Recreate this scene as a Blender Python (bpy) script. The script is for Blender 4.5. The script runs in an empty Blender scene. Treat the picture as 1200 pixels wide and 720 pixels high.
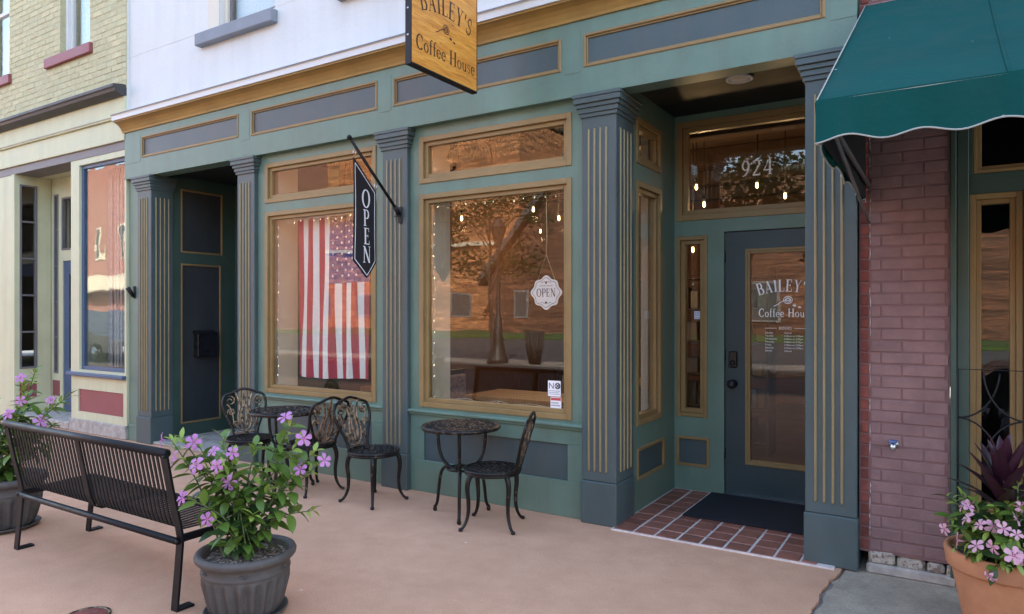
import bpy, bmesh, math, random
from math import sin, cos, pi, radians, sqrt, atan2
from mathutils import Vector, Matrix
random.seed(7)
S = bpy.context.scene
COL = S.collection

# ------------------------------------------------------------------ camera
cam_d = bpy.data.cameras.new('camera'); cam = bpy.data.objects.new('camera', cam_d); COL.objects.link(cam)
cam.location = (0, -4.46, 1.5)
cam.rotation_euler = (radians(90), 0, radians(32.2))
cam_d.sensor_width = 36; cam_d.lens = 36 * 815 / 1200
cam_d.shift_y = 5 / 1200
cam_d.clip_start = 0.05; cam_d.clip_end = 2000
S.camera = cam
# ------------------------------------------------------------------ sky, sun, exposure
SUN_EL, SUN_AZ = radians(33), radians(28)          # azimuth from +Y towards +X: behind the shop row
w = bpy.data.worlds.new('World'); S.world = w; w.use_nodes = True
nt = w.node_tree; nt.nodes.clear()
sky = nt.nodes.new('ShaderNodeTexSky'); sky.sky_type = 'NISHITA'; sky.sun_disc = False
sky.sun_elevation = SUN_EL; sky.sun_rotation = SUN_AZ; sky.dust_density = 3.0; sky.ozone_density = 0.0; sky.air_density = 1.0
bg = nt.nodes.new('ShaderNodeBackground'); bg.inputs[1].default_value = 0.15
wo = nt.nodes.new('ShaderNodeOutputWorld'); nt.links.new(sky.outputs[0], bg.inputs[0]); nt.links.new(bg.outputs[0], wo.inputs[0])
sun_d = bpy.data.lights.new('sun', 'SUN'); sun = bpy.data.objects.new('sun', sun_d); COL.objects.link(sun)
sun_d.energy = 3.4; sun_d.angle = radians(0.6); sun_d.color = (1, .96, .86)
sd = Vector((sin(SUN_AZ) * cos(SUN_EL), cos(SUN_AZ) * cos(SUN_EL), sin(SUN_EL)))
sun.rotation_euler = sd.to_track_quat('Z', 'Y').to_euler(); sun.location = (10, 30, 40)
vs = S.view_settings; vs.view_transform = 'Standard'; vs.look = 'None'; vs.gamma = 1; vs.exposure = 2.95
try: S.display_settings.display_device = 'sRGB'
except Exception: pass
S.cycles.transparent_max_bounces = 16; S.cycles.max_bounces = 8
S.cycles.sample_clamp_indirect = 6

# ------------------------------------------------------------------ materials
MAT = {}
def nodes(name):
    m = bpy.data.materials.new(name); m.use_nodes = True; t = m.node_tree
    return m, t, t.nodes['Principled BSDF']
def N(t, kind, **kw):
    n = t.nodes.new(kind)
    for k, v in kw.items():
        if k in n.inputs: n.inputs[k].default_value = v
        else: setattr(n, k, v)
    return n
def mixc(t, fac, a, b, mode='MIX'):
    n = t.nodes.new('ShaderNodeMix'); n.data_type = 'RGBA'; n.blend_type = mode
    for s, v in ((0, fac), (6, a), (7, b)):
        if hasattr(v, 'is_output') or hasattr(v, 'links'): t.links.new(v, n.inputs[s])
        else: n.inputs[s].default_value = v if s == 0 else (tuple(v) + (1,) if len(v) == 3 else v)
    return n.outputs[2]
def ramp(t, src, stops):
    r = t.nodes.new('ShaderNodeValToRGB'); e = r.color_ramp.elements
    while len(e) < len(stops): e.new(0.5)
    for i, (p, c) in enumerate(stops):
        e[i].position = p; e[i].color = tuple(c) + (1,) if len(c) == 3 else c
    t.links.new(src, r.inputs[0]); return r.outputs[0]
def g(v): return (v, v, v)
def coords(t, scale=(1, 1, 1), world=True):
    if world: src = t.nodes.new('ShaderNodeNewGeometry').outputs['Position']
    else: src = t.nodes.new('ShaderNodeTexCoord').outputs['Object']
    mp = t.nodes.new('ShaderNodeMapping'); mp.inputs['Scale'].default_value = scale
    t.links.new(src, mp.inputs[0]); return mp.outputs[0]
def noise(t, co, scale, detail=4, rough=.55):
    n = N(t, 'ShaderNodeTexNoise', Scale=scale, Detail=detail, Roughness=rough); t.links.new(co, n.inputs['Vector']); return n.outputs[0]
def bump(t, h, strength, dist=.01, prev=None):
    b = N(t, 'ShaderNodeBump', Strength=strength, Distance=dist); t.links.new(h, b.inputs['Height'])
    if prev: t.links.new(prev, b.inputs['Normal'])
    return b.outputs[0]
def rgb(*c): return tuple(((x / 255) / 12.92 if x / 255 < .04045 else ((x / 255 + .055) / 1.055) ** 2.4) for x in c)

def paint(name, c, rough=.5, var=.16, bmp=.25, scale=6, grain=(1, 1, 1), chips=None, rnd=0, metal=0, spec=.4, streak=0, specks=None):
    """painted or raw surface: colour drifts a little, brush relief, a few scuffs"""
    m, t, b = nodes(name)
    co = coords(t, grain)
    n1 = noise(t, co, scale, 5, .6); n2 = noise(t, co, scale * 14, 3)
    lo = tuple(x * (1 - var) for x in c); hi = tuple(min(1, x * (1 + var)) for x in c)
    col = ramp(t, n1, [(.3, lo), (.7, hi)])
    if chips:
        n3 = noise(t, coords(t, grain), scale * 3.1, 8, .7)
        col = mixc(t, ramp(t, n3, [(chips[1], g(0)), (chips[1] + .03, g(1))]), col, chips[0])
    if streak:
        sn = noise(t, coords(t, (7, 7, .55)), 1.0, 6, .62); sn2 = noise(t, coords(t), 1.1, 3)
        f = mixc(t, 1.0, ramp(t, sn, [(.42, g(0)), (.66, g(1))]), ramp(t, sn2, [(.3, g(.15)), (.7, g(1))]), 'MULTIPLY')
        col = mixc(t, f, col, mixc(t, streak, col, (.10, .09, .075)))
    if specks:
        vo = N(t, 'ShaderNodeTexVoronoi', Scale=specks[1], Randomness=1.0); t.links.new(coords(t), vo.inputs['Vector'])
        gate = noise(t, coords(t), specks[1] * .45, 2); gf = mixc(t, 1.0, ramp(t, vo.outputs['Distance'], [(specks[2], g(1)), (specks[2] * 1.5, g(0))]), ramp(t, gate, [(.55, g(0)), (.58, g(1))]), 'MULTIPLY')
        col = mixc(t, gf, col, specks[0])
    if rnd:
        oi = t.nodes.new('ShaderNodeObjectInfo')
        col = mixc(t, 1.0, col, ramp(t, oi.outputs['Random'], [(0, g(1 - rnd)), (1, g(1 + rnd * .6))]), 'MULTIPLY')
    t.links.new(col, b.inputs['Base Color'])
    t.links.new(ramp(t, n1, [(.2, g(rough - .1)), (.8, g(min(1, rough + .12)))]), b.inputs['Roughness'])
    b.inputs['Metallic'].default_value = metal; b.inputs['Specular IOR Level'].default_value = spec
    if bmp: t.links.new(bump(t, n2, bmp, .004), b.inputs['Normal'])
    MAT[name] = m; return m

G_ = (.15, .25, .205)
paint('green', (.122, .200, .152), .42, .12, .3, 3, chips=((.15, .235, .195), .69), streak=.28)
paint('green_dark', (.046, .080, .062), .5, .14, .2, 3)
paint('slate', (.063, .093, .093), .45, .14, .3, 4, (1, 1, .5), chips=((.13, .165, .175), .70), streak=.3)
paint('panel', (.055, .084, .088), .40, .12, .3, 3, streak=.25)
paint('panel_shaded', (.032, .038, .041), .45, .12, .3, 3, streak=.25)  # panel colour darkened to paint in the shade of the left entry
paint('tan', (.255, .168, .066), .45, .12, .2, 5)
paint('flute', (.27, .215, .11), .5, .12, .25, 6)
paint('crown', (.33, .20, .055), .5, .15, .2, 3)
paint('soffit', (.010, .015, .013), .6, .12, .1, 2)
paint('white_wall', (.60, .605, .585), .7, .035, .8, 1.6, streak=.10)
paint('white_trim', (.62, .62, .60), .5, .04, .15, 3)
paint('grey_trim', (.20, .22, .25), .6, .12, .3, 6)
paint('door_paint', (.026, .051, .056), .38, .10, .15, 3)
paint('cream', (.53, .535, .35), .55, .07, .3, 3, streak=.15)
paint('cream_dark', (.33, .29, .2), .6, .14, .2, 3)
paint('cream_inner', (.62, .57, .47), .6, .06, .1, 3)
paint('blue_trim', (.06, .10, .17), .45, .12, .2, 5)
paint('maroon', (.24, .07, .075), .5, .12, .2, 5)
paint('grey_frame', (.15, .14, .14), .5, .12, .2, 5)
paint('gutter', (.045, .042, .04), .5, .15, .2, 4)
paint('yellow_brick', (.50, .465, .28), .75, .12, .9, 18, chips=((.42, .385, .24), .68), rnd=.10)
paint('yellow_mortar', (.44, .41, .25), .85, .15, .9, 20)
paint('purple_brick', (.222, .132, .125), .62, .16, .7, 9, chips=((.17, .092, .096), .66), rnd=.09)
paint('purple_mortar', (.20, .113, .107), .8, .15, .8, 20)
paint('raw_brick', (.22, .062, .045), .85, .3, 1, 20, rnd=.3)
paint('whitewash', (.42, .375, .31), .9, .25, 1, 14, chips=((.20, .15, .12), .52))
paint('foundation', (.36, .33, .29), .9, .3, 1, 12)
paint('metal_black', (.006, .006, .0075), .5, .2, .12, 12, spec=.32)
paint('mailbox', (.010, .010, .011), .3, .2, .1, 12)
paint('chrome', (.6, .6, .62), .3, .1, 0, 8, metal=1)
paint('spigot_blue', (.09, .14, .30), .4, .2, .1, 20)
paint('awning', (.003, .062, .055), .85, .10, .5, 2, chips=((.004, .070, .062), .66), spec=.12, streak=.12, specks=((.5, .5, .48), 7, .035))
paint('awning_trim', (.36, .36, .32), .8, .1, .1, 8)
paint('black_fabric_shadow', (.012, .012, .016), .75, .2, .25, 30)  # banner cloth; also the painted shadow inside the awning
paint('banner_white', (.75, .75, .76), .8, .04, .1, 10)
paint('letter_white', (.9, .9, .88), .5, .03, 0, 10)
paint('flag_red', (.46, .04, .06), .85, .08, .25, 30)
paint('flag_white', (.86, .84, .82), .85, .05, .25, 30)
paint('flag_blue', (.035, .055, .23), .85, .1, .25, 30)
paint('plaque', (.82, .82, .82), .5, .03, 0, 10)
paint('plaque_ink', (.035, .04, .055), .5, .1, 0, 10)
paint('twine', (.48, .38, .24), .9, .2, .4, 60)
paint('sticker_blue', (.28, .38, .55), .5, .05, 0, 10)
paint('sticker_red', (.55, .08, .08), .5, .05, 0, 10)
paint('sticker_grey', (.35, .35, .36), .5, .05, 0, 10)
paint('grout', (.62, .55, .50), .9, .15, .5, 22, chips=((.40, .33, .29), .62))
paint('tile', (.25, .098, .068), .5, .22, .3, 16, rnd=.25)
paint('mat_rubber', (.014, .016, .022), .95, .3, 1, 60)
paint('aluminium', (.5, .5, .52), .4, .1, .1, 20, metal=1)
paint('pot_grey', (.078, .069, .062), .62, .22, .35, 18, chips=((.13, .12, .115), .62))
paint('terracotta', (.46, .20, .095), .8, .14, .3, 9, chips=((.36, .15, .085), .66))
paint('stem', (.10, .13, .045), .6, .2, .2, 20)
paint('stem_red', (.16, .05, .045), .6, .2, .2, 20)
paint('kerb_stone', (.26, .22, .18), .9, .15, .5, 8)
paint('asphalt', (.062, .062, .064), .9, .2, .6, 10)
paint('lamp_iron', (.035, .028, .022), .5, .2, .2, 12)
paint('bark', (.075, .052, .036), .9, .3, 1, 14)
paint('grass_green', (.05, .085, .022), .95, .35, .5, 8)
paint('red_facade', (.24, .115, .095), .8, .15, .4, 4)
paint('facade_cream', (.42, .38, .30), .7, .08, .2, 4)
paint('roof_dark', (.06, .06, .06), .9, .2, .2, 4)
paint('car_silver', (.42, .42, .40), .3, .05, 0, 4, metal=.4)
paint('car_dark', (.02, .022, .026), .25, .05, 0, 4)
paint('tyre', (.015, .015, .015), .8, .2, .2, 10)
paint('cafe_wood', (.36, .17, .065), .45, .25, .2, 5, (1, 6, 1))
paint('cafe_dark_wood', (.045, .024, .014), .5, .25, .2, 5)
paint('cafe_wall', (.10, .045, .025), .85, .2, .5, 4)
paint('cafe_ceiling', (.055, .03, .018), .8, .2, .2, 3)
paint('cafe_floor', (.06, .036, .022), .5, .25, .1, 3)
paint('cushion', (.30, .20, .19), .9, .5, .4, 40)
paint('lace', (.62, .60, .56), .9, .12, .6, 40)
paint('curtain_grey', (.26, .25, .22), .9, .25, .6, 30)
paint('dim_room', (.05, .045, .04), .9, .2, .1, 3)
paint('cable', (.02, .02, .02), .6, .1, 0, 5)
paint('light_wire', (.55, .55, .50), .6, .1, 0, 5)
paint('goods_a', (.16, .10, .05), .7, .3, .1, 8); paint('goods_b', (.10, .14, .12), .6, .3, .1, 8); paint('goods_c', (.22, .19, .16), .6, .2, .1, 8)

def m_leaf(name, c1, c2, sc=.25, rough=.38):
    m, t, b = nodes(name)
    oi = t.nodes.new('ShaderNodeObjectInfo')
    n1 = noise(t, coords(t), 40, 2)
    col = mixc(t, oi.outputs['Random'], c1, c2)
    col = mixc(t, .35, col, mixc(t, n1, c1, c2))
    t.links.new(col, b.inputs['Base Color']); b.inputs['Roughness'].default_value = rough
    tr = t.nodes.new('ShaderNodeBsdfTranslucent'); t.links.new(col, tr.inputs[0])
    mx = t.nodes.new('ShaderNodeMixShader'); mx.inputs[0].default_value = sc
    t.links.new(b.outputs[0], mx.inputs[1]); t.links.new(tr.outputs[0], mx.inputs[2])
    t.links.new(mx.outputs[0], t.nodes['Material Output'].inputs[0])
    MAT[name] = m
m_leaf('leaf', (.075, .15, .022), (.17, .26, .045)); m_leaf('leaf_young', (.22, .33, .05), (.32, .42, .08))
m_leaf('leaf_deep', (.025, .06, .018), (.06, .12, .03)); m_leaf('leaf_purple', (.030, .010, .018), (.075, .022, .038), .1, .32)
m_leaf('petal_violet', (.50, .19, .47), (.64, .30, .58), .3, .6); m_leaf('petal_pink', (.72, .34, .47), (.85, .52, .60), .3, .6)
m_leaf('petal_heart', (.45, .06, .22), (.5, .08, .25), .2, .6)
m_leaf('tree_leaf', (.035, .07, .018), (.07, .11, .03), .3, .5); m_leaf('garland', (.07, .075, .03), (.13, .12, .05), .2, .6)

def m_iron():       # cast bistro metal: black with rubbed bronze on the high spots
    for name, amt in (('cast_iron', .60), ('cast_bronze', .40), ('cast_table', .50)):
        m, t, b = nodes(name)
        n1 = noise(t, coords(t), 28, 5, .7)
        f = ramp(t, n1, [(amt, g(0)), (amt + .16, g(1))])
        t.links.new(mixc(t, f, (.016, .014, .013), (.30, .205, .125) if name != 'cast_table' else (.15, .115, .085)), b.inputs['Base Color'])
        b.inputs['Metallic'].default_value = .55; b.inputs['Roughness'].default_value = .38
        t.links.new(bump(t, n1, .3, .004), b.inputs['Normal']); MAT[name] = m
m_iron()

def m_glass(name, f0=.055, tint=(.93, .95, .94), wob=.10, wscale=1.6):
    m = bpy.data.materials.new(name); m.use_nodes = True; t = m.node_tree; t.nodes.clear()
    geo = t.nodes.new('ShaderNodeNewGeometry')
    co = coords(t); n1 = noise(t, co, wscale, 2, .5)
    nb = bump(t, n1, wob, .02)
    dot = N(t, 'ShaderNodeVectorMath', operation='DOT_PRODUCT')
    t.links.new(geo.outputs['Incoming'], dot.inputs[0]); t.links.new(geo.outputs['Normal'], dot.inputs[1])
    ab = N(t, 'ShaderNodeMath', operation='ABSOLUTE'); t.links.new(dot.outputs['Value'], ab.inputs[0])
    om = N(t, 'ShaderNodeMath', operation='SUBTRACT'); om.inputs[0].default_value = 1; t.links.new(ab.outputs[0], om.inputs[1])
    pw = N(t, 'ShaderNodeMath', operation='POWER'); t.links.new(om.outputs[0], pw.inputs[0]); pw.inputs[1].default_value = 5
    ma = N(t, 'ShaderNodeMath', operation='MULTIPLY_ADD'); t.links.new(pw.outputs[0], ma.inputs[0]); ma.inputs[1].default_value = 1 - f0; ma.inputs[2].default_value = f0
    tr = t.nodes.new('ShaderNodeBsdfTransparent'); tr.inputs[0].default_value = tint + (1,)
    gl = t.nodes.new('ShaderNodeBsdfGlossy'); gl.inputs['Roughness'].default_value = 0.0; gl.inputs[0].default_value = (1, 1, 1, 1)
    t.links.new(nb, gl.inputs['Normal'])
    mx = t.nodes.new('ShaderNodeMixShader'); t.links.new(ma.outputs[0], mx.inputs[0]); t.links.new(tr.outputs[0], mx.inputs[1]); t.links.new(gl.outputs[0], mx.inputs[2])
    o = t.nodes.new('ShaderNodeOutputMaterial'); t.links.new(mx.outputs[0], o.inputs[0])
    MAT[name] = m
m_glass('glass', .040, (.90, .91, .89), wob=.05); m_glass('glass_old', .05, wob=.10, wscale=2.2); m_glass('glass_dark', .06, (.45, .47, .48))

def m_emit(name, c, s):
    m = bpy.data.materials.new(name); m.use_nodes = True; t = m.node_tree; t.nodes.clear()
    e = N(t, 'ShaderNodeEmission', Strength=s); e.inputs[0].default_value = c + (1,)
    o = t.nodes.new('ShaderNodeOutputMaterial'); t.links.new(e.outputs[0], o.inputs[0]); MAT[name] = m
m_emit('bulb_glow', (1, .60, .22), 2.2); m_emit('fairy_glow', (1, .86, .6), .26)

def m_sidewalk():
    m, t, b = nodes('sidewalk_pink'); co = coords(t)
    big = noise(t, co, .9, 5, .6); mid = noise(t, co, 5, 6, .65); fine = noise(t, co, 120, 3, .7); grit = noise(t, co, 34, 4, .75)
    col = ramp(t, mid, [(.28, (.53, .29, .178)), (.5, (.60, .335, .208)), (.75, (.66, .38, .24))])
    col = mixc(t, ramp(t, big, [(.4, g(0)), (.7, g(.55))]), col, (.51, .28, .17))
    col = mixc(t, ramp(t, fine, [(.38, g(.42)), (.52, g(0))]), col, (.33, .20, .14))
    col = mixc(t, ramp(t, grit, [(.62, g(0)), (.72, g(.35))]), col, (.72, .50, .36))
    st = noise(t, coords(t, (1, 1.6, 1)), 2.3, 9, .72)
    col = mixc(t, ramp(t, st, [(.66, g(0)), (.70, g(.45))]), col, (.60, .50, .45))
    for sc_, thr, cc_ in ((3.1, .055, (.30, .20, .15)), (4.7, .04, (.75, .64, .55)), (9, .05, (.28, .19, .14))):
        vo = N(t, 'ShaderNodeTexVoronoi', Scale=sc_, Randomness=1.0); t.links.new(co, vo.inputs['Vector']); gt_ = noise(t, co, sc_ * .37, 3)
        f_ = mixc(t, 1.0, ramp(t, vo.outputs['Distance'], [(thr, g(.55)), (thr * 1.7, g(0))]), ramp(t, gt_, [(.54, g(0)), (.60, g(1))]), 'MULTIPLY'); col = mixc(t, f_, col, cc_)
    t.links.new(col, b.inputs['Base Color']); b.inputs['Roughness'].default_value = .88; b.inputs['Specular IOR Level'].default_value = .2
    t.links.new(bump(t, fine, .2, .002, bump(t, mid, .2, .01)), b.inputs['Normal']); MAT['sidewalk_pink'] = m
    m, t, b = nodes('sidewalk_grey'); co = coords(t)
    mid = noise(t, co, 6, 6, .65); fine = noise(t, co, 120, 2, .6)
    col = ramp(t, mid, [(.3, (.28, .225, .16)), (.7, (.43, .36, .265))])
    col = mixc(t, ramp(t, fine, [(.38, g(.45)), (.52, g(0))]), col, (.13, .125, .12))
    t.links.new(col, b.inputs['Base Color']); b.inputs['Roughness'].default_value = .9
    t.links.new(bump(t, fine, .4, .003, bump(t, mid, .3, .01)), b.inputs['Normal']); MAT['sidewalk_grey'] = m
m_sidewalk()
def m_wood_sign():
    m, t, b = nodes('sign_wood'); co = coords(t, (1, .9, 9))
    n1 = noise(t, co, 5, 6, .6); n2 = noise(t, coords(t, (1, 2, 40)), 6, 4)
    col = ramp(t, n1, [(.3, (.52, .20, .025)), (.5, (.70, .315, .05)), (.72, (.80, .42, .085))])
    col = mixc(t, ramp(t, n2, [(.35, g(.5)), (.55, g(0))]), col, (.36, .12, .02))
    kn = noise(t, coords(t, (1, 5, 14)), 1.7, 2); col = mixc(t, ramp(t, kn, [(.70, g(0)), (.75, g(.8))]), col, (.22, .075, .015))
    t.links.new(col, b.inputs['Base Color']); b.inputs['Roughness'].default_value = .38
    t.links.new(bump(t, n2, .15, .003), b.inputs['Normal']); MAT['sign_wood'] = m
m_wood_sign()
def m_brick(name, c1, c2, mortar, scale=1.0, axes='xz'):
    m, t, b = nodes(name)
    geo = t.nodes.new('ShaderNodeNewGeometry'); sp = t.nodes.new('ShaderNodeSeparateXYZ'); t.links.new(geo.outputs['Position'], sp.inputs[0])
    cb = t.nodes.new('ShaderNodeCombineXYZ')
    t.links.new(sp.outputs['X' if axes[0] == 'x' else 'Y'], cb.inputs[0]); t.links.new(sp.outputs['Z'], cb.inputs[1])
    br = t.nodes.new('ShaderNodeTexBrick'); t.links.new(cb.outputs[0], br.inputs['Vector'])
    br.inputs['Color1'].default_value = c1 + (1,); br.inputs['Color2'].default_value = c2 + (1,); br.inputs['Mortar'].default_value = mortar + (1,)
    br.inputs['Scale'].default_value = scale; br.inputs['Mortar Size'].default_value = .012; br.inputs['Brick Width'].default_value = .22; br.inputs['Row Height'].default_value = .075
    n1 = noise(t, coords(t), .35, 4); col = mixc(t, ramp(t, n1, [(.35, g(0)), (.7, g(.45))]), br.outputs[0], tuple(x * .6 for x in c1))
    if name.startswith('far') or name.startswith('dark'):
        s1 = noise(t, coords(t, (.9, .9, 5)), 1.0, 5, .7); s2 = noise(t, coords(t, (.5, .5, 9)), .6, 4, .6)
        col = mixc(t, ramp(t, s1, [(.45, g(0)), (.62, g(.75))]), col, tuple(min(1, x * 2.0) for x in c2)); col = mixc(t, ramp(t, s2, [(.40, g(.7)), (.55, g(0))]), col, tuple(x * .35 for x in c1))  # streaks paint raking sun highlights and dark bands into the brick colour
    t.links.new(col, b.inputs['Base Color']); b.inputs['Roughness'].default_value = .85
    t.links.new(bump(t, br.outputs['Fac'], -.5, .02), b.inputs['Normal']); MAT[name] = m
m_brick('far_brick', (.25, .094, .036), (.34, .143, .058), (.28, .17, .095), .45)
m_brick('dark_shade_brick', (.085, .034, .018), (.12, .05, .026), (.10, .065, .045), .45)  # shadow on the opposite brick painted in as a dark colour
m_brick('cafe_brick', (.12, .045, .024), (.15, .065, .033), (.11, .07, .05))
m_brick('side_brick', (.22, .085, .06), (.26, .11, .075), (.2, .15, .12), axes='yz')
def m_soil():
    m, t, b = nodes('soil'); v = N(t, 'ShaderNodeTexVoronoi', Scale=95); t.links.new(coords(t), v.inputs['Vector'])
    sp = t.nodes.new('ShaderNodeSeparateColor'); t.links.new(v.outputs['Color'], sp.inputs[0])
    t.links.new(ramp(t, sp.outputs[0], [(.1, (.03, .02, .015)), (.6, (.10, .065, .045)), (.95, (.34, .27, .2))]), b.inputs['Base Color'])
    t.links.new(bump(t, v.outputs['Distance'], -1, .012), b.inputs['Normal']); b.inputs['Roughness'].default_value = .9; MAT['soil'] = m
m_soil()

# ------------------------------------------------------------------ mesh helpers
class MB:
    def __init__(s): s.v = []; s.f = []; s.mi = []; s.sm = []
    def add(s, vs, fs, mi=0, smooth=False):
        o = len(s.v); s.v += [tuple(p) for p in vs]
        for f in fs: s.f.append(tuple(i + o for i in f)); s.mi.append(mi); s.sm.append(smooth)
        return s
    def box(s, x0, x1, y0, y1, z0, z1, b=0.003, mi=0, mat=None):
        lo = (min(x0, x1), min(y0, y1), min(z0, z1)); hi = (max(x0, x1), max(y0, y1), max(z0, z1))
        b = min(b, *(.3 * (hi[i] - lo[i]) for i in range(3)))
        C = [(i, j, k) for i in (0, 1) for j in (0, 1) for k in (0, 1)]
        if b <= 0:
            vs = [tuple((hi if c[a] else lo)[a] for a in range(3)) for c in C]
            fs = [(0, 1, 3, 2), (4, 6, 7, 5), (0, 4, 5, 1), (2, 3, 7, 6), (0, 2, 6, 4), (1, 5, 7, 3)]
        else:
            vs = []; idx = {}
            for c in C:
                for a in range(3):
                    p = [0, 0, 0]
                    for q in range(3):
                        e = hi[q] if c[q] else lo[q]
                        p[q] = e if q == a else e + (-b if c[q] else b)
                    idx[c, a] = len(vs); vs.append(tuple(p))
            fs = []
            for a in range(3):
                u, w2 = [q for q in range(3) if q != a]
                for sg in (0, 1):
                    def cc(i, j):
                        c = [0, 0, 0]; c[a] = sg; c[u] = i; c[w2] = j; return tuple(c)
                    q = [idx[cc(0, 0), a], idx[cc(1, 0), a], idx[cc(1, 1), a], idx[cc(0, 1), a]]
                    flip = (sg == 1) ^ (a == 1)
                    fs.append(tuple(q) if flip else tuple(q[::-1]))
                for i in (0, 1):
                    for j in (0, 1):
                        c0 = [0, 0, 0]; c0[u] = i; c0[w2] = j; c1 = list(c0); c1[a] = 1; c0 = tuple(c0); c1 = tuple(c1)
                        fs.append((idx[c0, u], idx[c1, u], idx[c1, w2], idx[c0, w2]))
            for c in C: fs.append((idx[c, 0], idx[c, 1], idx[c, 2]))
        if mat is not None: vs = [tuple(mat @ Vector(p)) for p in vs]
        return s.add(vs, fs, mi)
    def tube(s, pts, r, n=8, closed=False, mi=0, flat=1.0):
        P = [Vector(p) for p in pts]; m = len(P)
        rr = r if isinstance(r, (list, tuple)) else [r] * m
        T = []
        for i in range(m):
            a = P[(i - 1) % m] if (closed or i > 0) else P[i]; b = P[(i + 1) % m] if (closed or i < m - 1) else P[i]
            d = b - a; T.append(d.normalized() if d.length > 1e-9 else Vector((0, 0, 1)))
        up = Vector((0, 0, 1)) if abs(T[0].z) < .9 else Vector((1, 0, 0))
        nrm = T[0].cross(up).normalized(); vs = []
        for i in range(m):
            nrm = (nrm - T[i] * nrm.dot(T[i]))
            nrm = nrm.normalized() if nrm.length > 1e-6 else T[i].orthogonal().normalized()
            bn = T[i].cross(nrm)
            for k in range(n):
                a = 2 * pi * k / n; vs.append(P[i] + nrm * (cos(a) * rr[i]) + bn * (sin(a) * rr[i] * flat))
        fs = []
        for i in range(m if closed else m - 1):
            j = (i + 1) % m
            for k in range(n): fs.append((i * n + k, i * n + (k + 1) % n, j * n + (k + 1) % n, j * n + k))
        if not closed: fs += [tuple(range(n))[::-1], tuple((m - 1) * n + k for k in range(n))]
        return s.add(vs, fs, mi, True)
    def lathe(s, prof, c=(0, 0, 0), n=32, mi=0, mod=None, cap=True, smooth=True):
        vs = []; fs = []
        for i, (r, z) in enumerate(prof):
            for k in range(n):
                a = 2 * pi * k / n; q = r + (mod(i, a) if mod else 0)
                vs.append((c[0] + q * cos(a), c[1] + q * sin(a), c[2] + z))
        for i in range(len(prof) - 1):
            for k in range(n): fs.append((i * n + k, i * n + (k + 1) % n, (i + 1) * n + (k + 1) % n, (i + 1) * n + k))
        if cap: fs += [tuple(range(n))[::-1], tuple((len(prof) - 1) * n + k for k in range(n))]
        return s.add(vs, fs, mi, smooth)
    def prism(s, poly, mapf, d0, d1, mi=0):
        """poly 2D, mapf(u,v,d)->xyz"""
        n = len(poly); vs = [mapf(u, v, d0) for u, v in poly] + [mapf(u, v, d1) for u, v in poly]
        fs = [tuple(range(n))[::-1], tuple(range(n, 2 * n))] + [(i, (i + 1) % n, n + (i + 1) % n, n + i) for i in range(n)]
        return s.add(vs, fs, mi)
    def profile_x(s, prof, x0, x1, mi=0):
        """closed (y,z) outline swept along x"""
        return s.prism(prof, lambda u, v, d: (d, u, v), x0, x1, mi)
    def quad(s, *p, mi=0): return s.add(p, [tuple(range(len(p)))], mi)

WL = {}
def wl(o): return WL.get(o.name, Vector((0, 0, 0))) if o else Vector((0, 0, 0))
def tag(o, label=None, cat=None, group=None, kind=None):
    for k, v in (('label', label), ('category', cat), ('group', group), ('kind', kind)):
        if v: o[k] = v
    return o
def build(name, mb, mat, parent=None, recenter=True, fixn=True):
    me = bpy.data.meshes.new(name)
    c = Vector((0, 0, 0))
    if recenter and mb.v:
        c = Vector([(min(p[i] for p in mb.v) + max(p[i] for p in mb.v)) / 2 for i in range(3)])
    me.from_pydata([tuple(Vector(p) - c) for p in mb.v], [], mb.f)
    for m in (mat if isinstance(mat, (list, tuple)) else [mat]): me.materials.append(MAT[m])
    me.polygons.foreach_set('material_index', mb.mi); me.polygons.foreach_set('use_smooth', mb.sm)
    if fixn:
        bm = bmesh.new(); bm.from_mesh(me); bmesh.ops.recalc_face_normals(bm, faces=bm.faces); bm.to_mesh(me); bm.free()
    me.update()
    o = bpy.data.objects.new(name, me); COL.objects.link(o)
    if parent: o.parent = parent
    o.location = c - wl(parent); WL[o.name] = c
    return o
def thing(name, loc, label, cat, group=None):
    o = bpy.data.objects.new(name, None); COL.objects.link(o); o.location = loc; o.empty_display_size = .1
    WL[o.name] = Vector(loc); return tag(o, label, cat, group)
def inst(name, me, parent, loc, rot=(0, 0, 0), scale=(1, 1, 1)):
    """piece sharing mesh data; loc in world, parent unrotated"""
    o = bpy.data.objects.new(name, me); COL.objects.link(o); o.parent = parent
    o.location = Vector(loc) - wl(parent); o.rotation_euler = rot; o.scale = scale; WL[o.name] = Vector(loc); return o
def mesh_only(name, mb, mat):
    o = build(name, mb, mat, None, False); me = o.data; bpy.data.objects.remove(o); return me
def copy_tree(o, parent=None):
    c = o.copy(); COL.objects.link(c); c.parent = parent
    for ch in o.children: copy_tree(ch, c)
    return c
def arc_pts(pts, sub=6):
    """Catmull-Rom through points"""
    P = [Vector(p) for p in pts]; out = []
    for i in range(len(P) - 1):
        p0 = P[max(i - 1, 0)]; p1 = P[i]; p2 = P[i + 1]; p3 = P[min(i + 2, len(P) - 1)]
        for k in range(sub):
            t = k / sub
            out.append(.5 * ((2 * p1) + (p2 - p0) * t + (2 * p0 - 5 * p1 + 4 * p2 - p3) * t * t + (3 * p1 - p0 - 3 * p2 + p3) * t ** 3))
    out.append(P[-1]); return out
def lerp(a, b, t): return a + (b - a) * t

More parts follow.
